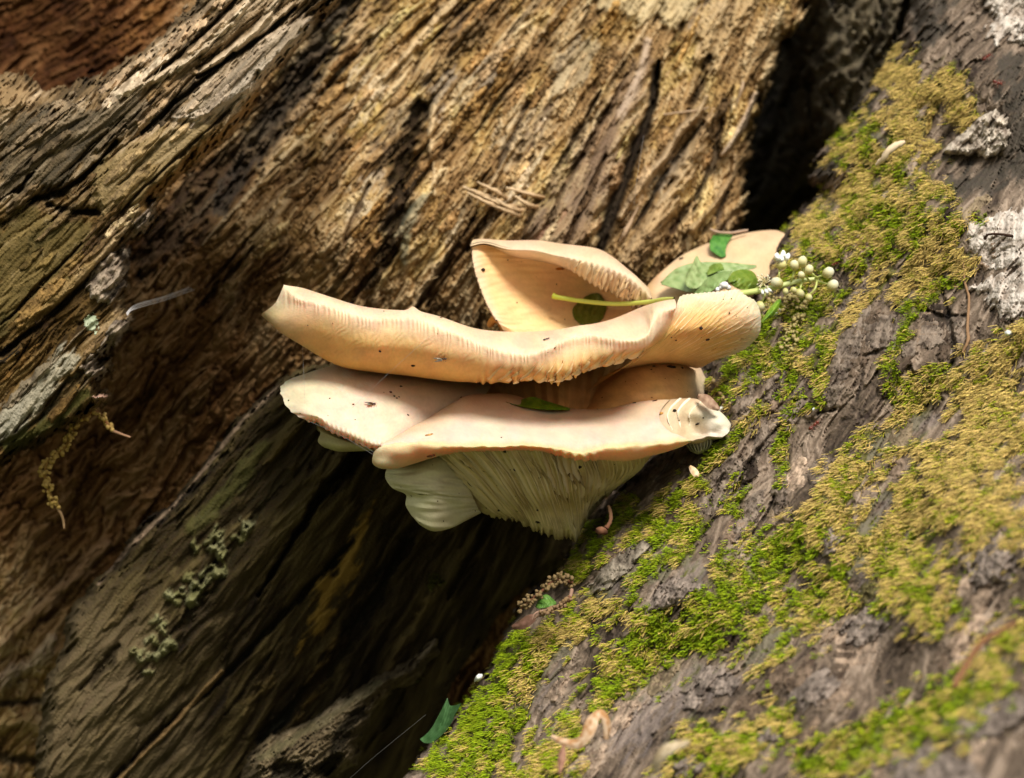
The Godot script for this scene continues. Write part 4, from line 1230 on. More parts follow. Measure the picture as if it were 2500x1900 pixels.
	var under := sheet([
		[1000, 1122, .622, 1063, 1108, .612, 1115, 1094, .605, 1213, 1090, .600, 1277, 1088, .599, 1340, 1094, .599, 1391, 1106, .598, 1419, 1112, .598, 1451, 1108, .599, 1530, 1114, .605, 1592, 1106, .611],
		[1060, 1150, .620, 1130, 1150, .612, 1220, 1145, .606, 1300, 1150, .605, 1370, 1155, .605, 1425, 1158, .606, 1475, 1155, .609, 1530, 1150, .613, 1580, 1128, .619],
		[1125, 1205, .625, 1185, 1200, .617, 1260, 1200, .612, 1330, 1200, .611, 1385, 1200, .611, 1425, 1200, .613, 1455, 1190, .615, 1505, 1178, .619, 1545, 1155, .626],
		[1175, 1250, .632, 1217, 1245, .626, 1280, 1245, .622, 1340, 1245, .620, 1390, 1245, .620, 1418, 1240, .621, 1440, 1222, .623, 1478, 1200, .627, 1520, 1176, .633],
		[1195, 1258, .640, 1250, 1268, .637, 1312, 1295, .632, 1350, 1307, .630, 1392, 1307, .630, 1402, 1320, .630, 1417, 1296, .631, 1437, 1256, .633, 1456, 1226, .637, 1495, 1203, .642],
		[1230, 1260, .656, 1330, 1290, .655, 1400, 1310, .652, 1440, 1260, .655, 1480, 1210, .658]], 200, 70, shape_under, tint_under)
	caps.under = under
	put("gill_plate", shell([under], 0.0012), thin_flesh(), front)
	add_gills(front, under, spread(44, 0.08, 0.98), 0.0, 0.82, 0.0013, CREAM, 0.12, 0.5)
	add_gills(front, under, [0.545, 0.575, 0.605, 0.64, 0.67, 0.71, 0.75], 0.01, 0.55, 0.0034, Color(0.74, 0.58, 0.33), 0.12, 0.6)

	# ---- the pale lobed cap hanging below the front cap
	var pale := thing("mushroom", "pale green grey lobed cap hanging in shade, lowest at the left of the cluster", "mushroom", at_point(1100, 1230, 0.63), "oyster mushrooms of the cluster")
	var g := sheet([
		[962, 1125, .622, 1025, 1112, .618, 1100, 1104, .616, 1140, 1110, .622],
		[942, 1150, .614, 1000, 1150, .608, 1060, 1145, .607, 1130, 1160, .615],
		[941, 1168, .613, 1000, 1175, .606, 1070, 1180, .606, 1145, 1190, .617],
		[958, 1192, .613, 1010, 1198, .606, 1080, 1205, .607, 1155, 1215, .620],
		[991, 1209, .613, 1035, 1215, .607, 1090, 1222, .609, 1162, 1230, .623],
		[990, 1232, .613, 1035, 1245, .608, 1090, 1250, .611, 1168, 1244, .626],
		[1003, 1257, .614, 1025, 1279, .612, 1058, 1294, .612, 1100, 1287, .616, 1135, 1271, .622, 1175, 1252, .630],
		[1020, 1262, .632, 1060, 1275, .632, 1105, 1270, .634, 1170, 1250, .638]], 80, 60,
		func(s: float, t: float, q: Vector3) -> Vector3:
			q.z -= 0.0006 * n_soft.get_noise_2d(t * 9.0, s * 2.0) + 0.0002 * sin(t * 90.0 + s * 8.0)
			return q,
		func(s: float, t: float, q: Vector3) -> Color: return mottled(Color(0.72, 0.68, 0.44), q, 0.05))
	caps.pale = g
	put("cap", shell([g], 0.001), thin_flesh(), pale)

	# ---- the curled end right of the front cap
	var curl := thing("mushroom", "curled white cap showing broad gills, between the front cap's right tip and the moss", "mushroom", at_point(1720, 1090, 0.62), "oyster mushrooms of the cluster")
	var shape_curl := func(s: float, t: float, q: Vector3) -> Vector3:
		q.z -= 0.0009 * pow(sin(PI * (s * 4.0 + t * 0.8)), 2.0) * smoothstep(0.1, 0.3, t)
		return q
	var d := sheet([
		[1630, 985, .640, 1680, 985, .640, 1740, 1005, .636, 1780, 1045, .628],
		[1636, 976, .626, 1685, 975, .622, 1711, 981, .621, 1740, 995, .619, 1766, 1015, .617, 1783, 1036, .616, 1782, 1050, .616],
		[1600, 1012, .617, 1640, 1008, .616, 1680, 1006, .617, 1720, 1014, .615, 1755, 1034, .613, 1780, 1054, .613],
		[1604, 1036, .613, 1645, 1038, .614, 1690, 1034, .618, 1730, 1040, .614, 1776, 1058, .612],
		[1622, 1056, .611, 1656, 1064, .611, 1695, 1060, .618, 1735, 1056, .614, 1772, 1062, .612],
		[1655, 1076, .612, 1690, 1076, .611, 1725, 1066, .613, 1758, 1068, .612, 1770, 1064, .612],
		[1690, 1085, .626, 1715, 1085, .624, 1745, 1075, .622, 1765, 1066, .622]], 110, 60, shape_curl,
		func(s: float, t: float, q: Vector3) -> Color: return mottled(Color(0.72, 0.56, 0.38).lerp(Color(0.84, 0.77, 0.64), smoothstep(0.3, 0.8, s)), q, 0.05))
	caps.curl = d
	var fringe := sheet([
		[1668, 1078, .622, 1700, 1078, .620, 1740, 1070, .618], [1678, 1092, .621, 1705, 1095, .619, 1738, 1085, .618], [1690, 1104, .622, 1706, 1108, .621, 1730, 1098, .621], [1695, 1100, .632, 1710, 1100, .632, 1730, 1092, .632]], 70, 14,
		func(s: float, t: float, q: Vector3) -> Vector3:
			q.z -= 0.0012 * (1.0 - absf(fposmod(s * 8.0, 1.0) * 2.0 - 1.0)) * smoothstep(1.0, 0.5, t)
			return q,
		func(s: float, t: float, q: Vector3) -> Color: return mottled(Color(0.72, 0.70, 0.52), q, 0.08))
	put("cap", shell([d, fringe], 0.0006), thin_flesh(), curl)
	add_gills(curl, d, [0.14, 0.27, 0.42], 0.12, 0.60, 0.0007, Color(0.82, 0.76, 0.62), 0.2, 0.3, 0.04)

	# ---- the funnel behind
	var funnel := thing("mushroom", "upright funnel shaped cap behind the largest one, its inner side open to view", "mushroom", at_point(1400, 810, 0.66), "oyster mushrooms of the cluster")
	var bowl := sheet([
		[1152, 590, .660, 1190, 588, .664, 1252, 602, .667, 1304, 604, .668, 1358, 617, .670, 1399, 632, .672, 1450, 657, .674, 1500, 682, .672, 1565, 720, .662],
		[1157, 645, .655, 1220, 640, .664, 1300, 650, .672, 1380, 670, .678, 1450, 690, .682, 1510, 715, .678, 1565, 742, .664],
		[1173, 700, .652, 1240, 700, .662, 1320, 710, .672, 1400, 725, .680, 1460, 740, .682, 1510, 755, .675, 1560, 758, .662],
		[1195, 752, .649, 1260, 760, .656, 1340, 770, .664, 1410, 775, .670, 1470, 775, .671, 1540, 768, .662],
		[1219, 790, .648, 1270, 815, .652, 1350, 825, .657, 1420, 815, .660, 1500, 790, .658],
		[1240, 830, .656, 1350, 850, .662, 1480, 820, .664]], 130, 70,
		func(s: float, t: float, q: Vector3) -> Vector3:
			q.z -= 0.0004 * n_soft.get_noise_2d(s * 4.0, t * 22.0 + s * 6.0)
			return q,
		func(s: float, t: float, q: Vector3) -> Color: return mottled(Color(1.0, 0.66, 0.33).lerp(RIM, smoothstep(0.08, 0.0, s) * 0.8).lerp(Color(0.78, 0.66, 0.46), smoothstep(0.6, 0.9, t) * 0.5), q, 0.05))
	caps.bowl = bowl
	var lip := sheet([
		[1175, 600, .690, 1300, 620, .694, 1450, 640, .692, 1560, 710, .676, 1590, 740, .660],
		[1156, 585, .668, 1179, 583, .670, 1236, 587, .672, 1312, 587, .674, 1371, 595, .674, 1453, 606, .672, 1493, 625, .668, 1534, 658, .660, 1567, 688, .655, 1586, 707, .650, 1592, 728, .647],
		[1149, 600, .656, 1185, 594, .658, 1240, 608, .654, 1304, 611, .650, 1358, 623, .647, 1399, 630, .645, 1453, 641, .642, 1493, 655, .640, 1534, 674, .639, 1567, 702, .639, 1589, 729, .642],
		[1152, 606, .664, 1192, 602, .666, 1252, 619, .658, 1304, 622, .653, 1358, 636, .650, 1399, 652, .648, 1439, 676, .646, 1466, 691, .645, 1493, 699, .645, 1521, 722, .645, 1548, 746, .647, 1582, 752, .648],
		[1175, 616, .678, 1252, 632, .676, 1358, 650, .678, 1450, 690, .682, 1520, 730, .677, 1570, 750, .664]], 150, 44,
		func(s: float, t: float, q: Vector3) -> Vector3:
			var m := smoothstep(0.45, 0.62, s)
			var tooth := 1.0 - absf(fposmod(q.x / 15.0 + q.y / 60.0, 1.0) * 2.0 - 1.0)
			q.z -= 0.0014 * (tooth - 0.4) * m * smoothstep(0.48, 0.6, t) * smoothstep(0.95, 0.8, t)
			q.y += 9.0 * (tooth - 0.4) * m * smoothstep(0.66, 0.76, t) * smoothstep(0.95, 0.85, t)
			q.y += 2.0 * tooth * m * smoothstep(0.4, 0.5, t) * smoothstep(0.6, 0.5, t)
			return q,
		func(s: float, t: float, q: Vector3) -> Color: return mottled(CAP.lerp(RIM, smoothstep(0.3, 0.5, t) * 0.7), q, 0.05))
	caps.lip = lip
	put("cap", shell([bowl, lip], 0.0008), thin_flesh(), funnel)
	add_gills(funnel, lip, spread(14, 0.56, 0.94), 0.52, 0.80, 0.0016, GILL.lerp(RIM, 0.5), 0.4, 0.15)

	# ---- the flat tan cap furthest behind at the right
	var far := thing("mushroom", "flat tan cap furthest back, with green leaves lying on it beside the flower spray", "mushroom", at_point(1720, 720, 0.7), "oyster mushrooms of the cluster")
	var j := sheet([
		[1655, 640, .722, 1731, 600, .728, 1800, 590, .732, 1900, 580, .730],
		[1622, 657, .706, 1663, 625, .712, 1731, 594, .716, 1785, 578, .718, 1839, 566, .719, 1890, 562, .718, 1914, 569, .716],
		[1590, 687, .701, 1660, 650, .704, 1740, 624, .704, 1820, 600, .706, 1880, 588, .708, 1919, 586, .710],
		[1579, 702, .698, 1660, 685, .696, 1750, 665, .694, 1830, 650, .696, 1907, 617, .702],
		[1577, 722, .695, 1660, 720, .688, 1750, 705, .686, 1820, 690, .688, 1888, 659, .696],
		[1580, 760, .692, 1680, 760, .683, 1780, 740, .682, 1868, 678, .692],
		[1600, 780, .706, 1700, 780, .700, 1780, 760, .700, 1860, 690, .704]], 90, 50, none,
		func(s: float, t: float, q: Vector3) -> Color: return mottled(Color(0.80, 0.58, 0.36).lerp(Color(0.50, 0.28, 0.12), smoothstep(0.10, 0.0, s) * 0.8), q, 0.05))
	caps.far = j
	put("cap", shell([j], 0.001), thin_flesh(), far)

# ==================================================================================================== smaller things
func surface(r: Relief, x: float, y: float) -> float:      # how far a relief stands from the camera at (x, y)
	var at := r.index(x, y)
	return maxf(r.d[at], 0.3) - r.h[at] * PX * r.d[at]

func on(r: Relief, x: float, y: float, up := 0.0) -> Vector3:    # (x, y, d) on a relief, "up" metres nearer
	return Vector3(x, y, surface(r, x, y) - up)

# A piece of bark or crust of its own that lies on a relief.
func piece(base: Relief, flat: Array, lift: float, edge: float, dark: Color, light: Color, rough := 8.0, grain_high := 5.0, dip := 0.0) -> ArrayMesh:
	var poly := outline(flat)
	var lo := poly[0]
	var hi := poly[0]
	for p in poly:
		lo = lo.min(p); hi = hi.max(p)
	var r := Relief.new(lo.x - 14, lo.y - 14, hi.x + 14, hi.y + 14, 3.0)
	for j in r.ny:
		for i in r.nx:
			var x := r.x0 + i * r.st
			var y := r.y0 + j * r.st
			var at := j * r.nx + i
			var s := inside(poly, x, y) + torn(x, y) * rough * 1.6
			if s < -7.0:
				r.d[at] = -1.0
				continue
			var d := surface(base, x, y)
			var up := lift * sqrt(clampf(s / edge, 0.0, 1.0)) if s > 0.0 else s * 3.0
			up -= dip * smoothstep(edge, edge * 3.0, s)
			r.d[at] = d + 0.0004
			var f := n_fbm.get_noise_2d(x / 46.0, y / 46.0)
			var g := n_soft2.get_noise_2d((x * 0.57 - y * 0.82) / 30.0, (x * 0.82 + y * 0.57) / 7.0)
			var k := n_soft.get_noise_2d(x / 7.0, y / 7.0)
			r.h[at] = up + (f * 1.4 + g * 0.45 + k * 0.16) * grain_high
			r.c[at] = dark.lerp(light, clampf(0.5 + f * 0.8 + g * 0.25 + k * 0.2, 0.0, 1.0))
	return relief_mesh(r)

func leaf_mesh(flat_rows: Array, c: Color, c2: Color, thick := 0.00022, vein := 0.0004, over: Sheet = null) -> ArrayMesh:
	var sh := sheet(flat_rows, 26, 16, func(s: float, t: float, q: Vector3) -> Vector3:
		if over: q.z = over.q[nearest(over, q.x, q.y)].z - 0.0011
		q.z -= vein * (absf(sin(s * 22.0 + absf(t - 0.5) * 9.0)) - 0.5) + 0.0004 * n_soft.get_noise_2d(q.x / 18.0, q.y / 18.0)
		return q,
		func(s: float, t: float, q: Vector3) -> Color:
			var k := clampf(0.5 + n_fbm.get_noise_2d(q.x / 24.0, q.y / 24.0) * 0.8 + absf(sin(s * 22.0 + absf(t - 0.5) * 9.0)) * 0.15, 0.0, 1.0)
			return c.lerp(c2, k))
	return shell([sh], thick)

func leaf_paint() -> StandardMaterial3D:
	return paint("leaf", 0.42, 0.45, 0.0, 0.35)

func path3(flat: Array) -> Array:
	var out := []
	for k in range(0, flat.size(), 3): out.append(at_point(flat[k], flat[k + 1], flat[k + 2]))
	return out

func build_details():
	build_pieces()
	build_plants()
	build_litter()
	build_animals()
	build_moss()

func build_pieces():
	var bark := paint("bark", 0.9, 0.25)
	var o: Node3D = get_node("mossy_root")
	var g1 := Color(0.08, 0.062, 0.05)
	var g2 := Color(0.26, 0.21, 0.17)
	for e in [[2110, 790, 2190, 760, 2190, 860, 2150, 870, 2115, 840], [2060, 720, 2130, 690, 2120, 800, 2080, 900, 2040, 1000, 2000, 985, 2030, 880, 2045, 780],
			[1900, 1000, 1960, 930, 1975, 990, 1930, 1060, 1900, 1050], [1960, 1160, 2010, 1110, 2040, 1120, 2010, 1170, 1980, 1185], [2245, 790, 2290, 770, 2310, 840, 2270, 860, 2240, 850],
			[2310, 770, 2355, 775, 2350, 860, 2320, 870], [1840, 1060, 1870, 1020, 1885, 1080, 1850, 1130, 1825, 1120], [1765, 960, 1810, 900, 1850, 930, 1830, 1000, 1790, 1020], [1880, 880, 1930, 910, 1900, 980, 1862, 985],
			[1880, 1210, 1900, 1140, 1930, 1150, 1925, 1220, 1895, 1270], [2195, 840, 2240, 830, 2235, 870, 2205, 880], [1740, 1150, 1790, 1100, 1830, 1150, 1790, 1210, 1740, 1260, 1700, 1250], [1780, 1290, 1840, 1200, 1880, 1190, 1850, 1280, 1800, 1330]]:
		put("bark_plate", piece(root, e, 11.0, 8.0, g1, g2, 5.0, 2.2), bark, o)
	put("bark_knob", piece(root, [1440, 1440, 1470, 1380, 1530, 1335, 1580, 1318, 1590, 1340, 1565, 1380, 1510, 1420, 1470, 1460], 40.0, 26.0, Color(0.12, 0.10, 0.08), Color(0.33, 0.29, 0.235), 8.0, 4.0), bark, o)
	for e in [[1660, 1720, 1700, 1640, 1760, 1625, 1800, 1660, 1790, 1710, 1730, 1700, 1690, 1740], [1920, 1700, 1980, 1640, 2040, 1640, 2060, 1680, 1990, 1720, 1940, 1740], [1570, 1480, 1640, 1420, 1700, 1410, 1720, 1440, 1650, 1480, 1600, 1500], [2170, 1860, 2240, 1820, 2330, 1840, 2420, 1900, 2400, 1960, 2180, 1960],
			[1980, 1330, 2030, 1290, 2060, 1310, 2020, 1360], [2050, 1540, 2110, 1490, 2180, 1500, 2160, 1560, 2080, 1590], [2340, 1360, 2420, 1320, 2480, 1340, 2470, 1420, 2380, 1440], [2280, 1760, 2380, 1720, 2480, 1690, 2540, 1740, 2440, 1800, 2330, 1810], [1830, 1790, 1880, 1760, 1900, 1800, 1850, 1830], [1620, 1870, 1700, 1840, 1740, 1880, 1680, 1930]]:
		put("bark_knob", piece(root, e, 34.0, 24.0, Color(0.11, 0.09, 0.078), Color(0.31, 0.255, 0.22), 10.0, 4.0), bark, o)

	var sl: Node3D = get_node("wood_slab")
	var wood := paint("wood", 0.85, 0.3)
	for e in [[300, 600, 240, 640, 205, 690, 225, 730, 270, 740, 300, 700, 312, 660], [375, 500, 330, 530, 318, 570, 350, 568, 378, 530], [320, 780, 275, 785, 250, 830, 230, 880, 268, 858, 305, 815], [220, 860, 190, 900, 240, 930, 262, 905, 240, 880]]:
		put("wood_flake", piece(slab, e, 22.0, 8.0, Color(0.13, 0.10, 0.075), Color(0.42, 0.34, 0.26), 6.0, 5.0), wood, sl)
	put("wood_flake", piece(slab, [222, 966, 266, 964, 258, 979, 224, 984], 22.0, 6.0, Color(0.36, 0.21, 0.15), Color(0.52, 0.34, 0.26), 3.0, 2.0), wood, sl)
	put("lichen_patch", piece(slab, [200, 775, 225, 765, 245, 790, 232, 815, 210, 806], 5.0, 4.0, Color(0.30, 0.36, 0.24), Color(0.44, 0.50, 0.36), 6.0, 3.0), wood, sl)

	# the loose piece of bark and the white crusts at the right
	var fl := put("bark_piece", piece(root, [2301, 367, 2317, 351, 2340, 331, 2390, 280, 2430, 266, 2455, 283, 2467, 331, 2458, 362, 2413, 381, 2357, 379, 2317, 379], 62.0, 16.0, Color(0.20, 0.16, 0.13), Color(0.62, 0.55, 0.47), 6.0, 5.0, 14.0), bark)
	tag(fl, "loose pale topped piece of bark with a dark underside, ringed by golden moss", "bark")
	var w1 := Color(0.34, 0.28, 0.235)
	var w2 := Color(0.62, 0.57, 0.52)
	var crust := put("white_crust", piece(root, [2396, -40, 2400, 10, 2421, 42, 2413, 90, 2430, 104, 2458, 87, 2469, 104, 2510, 112, 2580, 110, 2580, -40], 34.0, 24.0, w1, w2, 10.0, 3.5), bark)
	tag(crust, "rough white crust in the top corner over the golden moss", "fungus crust")
	crust = put("white_crust", piece(root, [2362, 544, 2405, 528, 2454, 517, 2510, 506, 2580, 500, 2580, 640, 2500, 648, 2459, 654, 2419, 662, 2389, 637, 2368, 600], 12.0, 10.0, w1.lerp(w2, 0.25), w2, 6.0, 2.0), bark)
	tag(crust, "smooth white crust with a small dark curved stick lying on it", "fungus crust")
	crust = put("white_crust", piece(root, [2368, 704, 2392, 686, 2459, 664, 2510, 652, 2580, 650, 2580, 790, 2500, 758, 2472, 777, 2440, 771, 2405, 718], 34.0, 26.0, w1, w2, 10.0, 4.0), bark)
	tag(crust, "lumpy white crust with brown fibres, right below the smooth white one", "fungus crust")
	var stick := Kit.new()
	tube(stick, path3([2404, 584, surface(root, 2404, 584) - 0.003, 2412, 573, surface(root, 2412, 573) - 0.0035, 2440, 572, surface(root, 2440, 572) - 0.0035, 2472, 577, surface(root, 2472, 577) - 0.003]), [0.0005, 0.0004, 0.0004, 0.0005], Color(0.05, 0.025, 0.018), 6, 0.3, Color(0, 0, 0, 0), 14)
	tag(put("twig", kit_mesh(stick), wood), "small dark hooked stick lying on the smooth white crust", "twig")
	stick = Kit.new()
	var line3 := []
	for e in [[2352, 640], [2356, 690], [2366, 730], [2362, 800], [2364, 830], [2350, 862]]: line3.append(pv(on(root, e[0], e[1], 0.0016)))
	tube(stick, line3, [0.00025, 0.0004, 0.0005, 0.0005, 0.0006, 0.0004], Color(0.26, 0.16, 0.09), 6, 0.3, Color(0, 0, 0, 0), 24)
	tag(put("rootlet", kit_mesh(stick), wood), "thin brown rootlet hanging straight down below the golden moss", "root")

	# pale torn splinters above the funnel cap
	var trunk: Node3D = get_node("hollow_trunk")
	for e in [[1130, 456, 1180, 478, 1240, 500, 7], [1165, 444, 1215, 470, 1250, 496, 6], [1195, 498, 1250, 520, 1285, 535, 6], [1235, 458, 1280, 470, 1325, 484, 6], [1140, 470, 1200, 500, 1260, 525, 5], [1255, 478, 1290, 500, 1310, 505, 6], [1210, 486, 1250, 510, 1290, 515, 6], [1262, 466, 1300, 476, 1330, 482, 4], [1180, 480, 1230, 500, 1270, 506, 5]]:
		var k := Kit.new()
		var dd := surface(wall, e[4], e[5])
		var rad: float = e[6] * PX * 0.7
		tube(k, path3([e[0], e[1], dd - 0.012, e[2], e[3], dd - 0.010, e[4], e[5], dd - 0.001]), [rad * 0.4, rad, rad * 0.9], Color(0.68, 0.52, 0.34), 6, 0.5, Color(0.42, 0.27, 0.14), 12)
		put("splinter", kit_mesh(k), wood, trunk)
	for e in [[1730, 262, 1700, 270, 1620, 280, 4], [1800, 250, 1810, 220, 1815, 200, 5], [1560, 500, 1530, 560, 1515, 590, 6]]:
		var k := Kit.new()
		var dd := surface(wall, e[4], e[5])
		var rad: float = e[6] * PX * 0.7
		tube(k, path3([e[0], e[1], surface(wall, e[0], e[1]) - 0.002, e[2], e[3], dd - 0.005, e[4], e[5], dd - 0.003]), [rad * 0.5, rad, rad * 0.6], Color(0.40, 0.29, 0.19), 6, 0.5, Color(0, 0, 0, 0), 12)
		put("splinter", kit_mesh(k), wood, trunk)
	# splinters and plates that have lifted from the surfaces
	var shard := func(base: Relief, x: float, y: float, ang: float, ln: float, wd: float, lift: float, called: String, parent: Node3D, m: Material, k: float):
		var poly := []
		var steps := 9
		for side in [1.0, -1.0]:
			for n in steps:
				var t := float(n) / (steps - 1)
				if side < 0.0: t = 1.0 - t
				var w: float = wd * (0.35 + 0.65 * sin(PI * clampf(t * 0.9 + 0.08, 0.0, 1.0))) * rng.randf_range(0.75, 1.2) * side * 0.5
				var u: float = (t - 0.5) * ln + rng.randf_range(-0.03, 0.03) * ln
				poly.append_array([x + cos(ang) * u + sin(ang) * w, y - sin(ang) * u + cos(ang) * w])
		var c := base.c[base.index(x, y)]
		put(called, piece(base, poly, lift, minf(wd * 0.3, 9.0), Color(c.r * 0.55 * k, c.g * 0.52 * k, c.b * 0.5 * k), Color(minf(c.r * 1.5 * k, 0.7), minf(c.g * 1.45 * k, 0.58), minf(c.b * 1.4 * k, 0.42)), wd * 0.12, 3.0), m, parent)
	var made := 0
	while made < 90:
		var x := rng.randf_range(560, 1780)
		var y := rng.randf_range(20, 640)
		if wall.d[wall.index(x, y)] <= 0.0 or wall.d[wall.index(x + 50, y - 50)] <= 0.0: continue
		var ang := atan2(y + 1406.0, 2407.0 - x) + rng.randf_range(-0.06, 0.06)
		shard.call(wall, x, y, ang, rng.randf_range(50, 190), rng.randf_range(10, 34), rng.randf_range(8, 26), "wood_splinter", trunk, wood, rng.randf_range(0.8, 1.35))
		made += 1
	made = 0
	while made < 46:
		var x := rng.randf_range(20, 740)
		var y := rng.randf_range(30, 1000)
		if slab.d[slab.index(x, y)] <= 0.0 or slab.d[slab.index(x + 60, y - 60)] <= 0.0 or slab.d[slab.index(x - 60, y + 60)] <= 0.0 or slab.d[slab.index(x + 30, y + 30)] <= 0.0: continue
		var ang := atan2(y + 1500.0, 2300.0 - x) + rng.randf_range(-0.06, 0.06)
		shard.call(slab, x, y, ang, rng.randf_range(70, 220), rng.randf_range(10, 38), rng.randf_range(7, 18), "wood_splinter", sl, wood, rng.randf_range(0.75, 1.3))
		made += 1
	made = 0
	while made < 64:
		var x := rng.randf_range(1300, 2480)
		var y := rng.randf_range(480, 1880)
		if root.d[root.index(x, y)] <= 0.0 or root.moss[root.index(x, y)] > 0.25 or root.d[root.index(x - 90, y - 60)] <= 0.0: continue
		if absf(surface(root, x - 40, y - 30) + surface(root, x + 40, y + 30) - 2.0 * surface(root, x, y)) > 0.012: continue
		shard.call(root, x, y, deg_to_rad(56.0) + rng.randf_range(-0.2, 0.2), rng.randf_range(50, 150), rng.randf_range(28, 64), rng.randf_range(6, 11), "bark_plate", o, bark, rng.randf_range(0.85, 1.3))
		made += 1
	# loose fibres that stand out of the rotten wood: too many to count
	var hair := Kit.new()
	for n in 380:
		var x := rng.randf_range(20, 1780)
		var y := rng.randf_range(10, 1500)
		var r: Relief = wall
		if n % 3 == 0:
			x = rng.randf_range(0, 760); y = rng.randf_range(10, 1100)
			r = slab
		if r.d[r.index(x, y)] <= 0.0: continue
		var ang := deg_to_rad(rng.randf_range(35, 75))
		var ln := rng.randf_range(10, 42)
		if rng.randf() < 0.25: ang += rng.randf_range(-1.2, 1.2)
		var q := on(r, x, y, 0.0)
		var c := r.c[r.index(x, y)]
		c = Color(c.r * 1.4 + 0.02, c.g * 1.4 + 0.015, c.b * 1.35 + 0.01)
		var up := rng.randf_range(0.0006, 0.0028)
		var x2 := x + cos(ang) * ln
		var y2 := y - sin(ang) * ln
		tube(hair, path3([x, y, q.z, (x + x2) * 0.5 + rng.randf_range(-4, 4), (y + y2) * 0.5, q.z - up, x2, y2, q.z - up * rng.randf_range(0.4, 1.6)]), [rng.randf_range(0.0001, 0.00025), rng.randf_range(0.0001, 0.0002), 0.00005], c, 4)
	var hm := put("wood_fibres", kit_mesh(hair), wood, trunk)
	hm.set_meta("kind", "stuff")

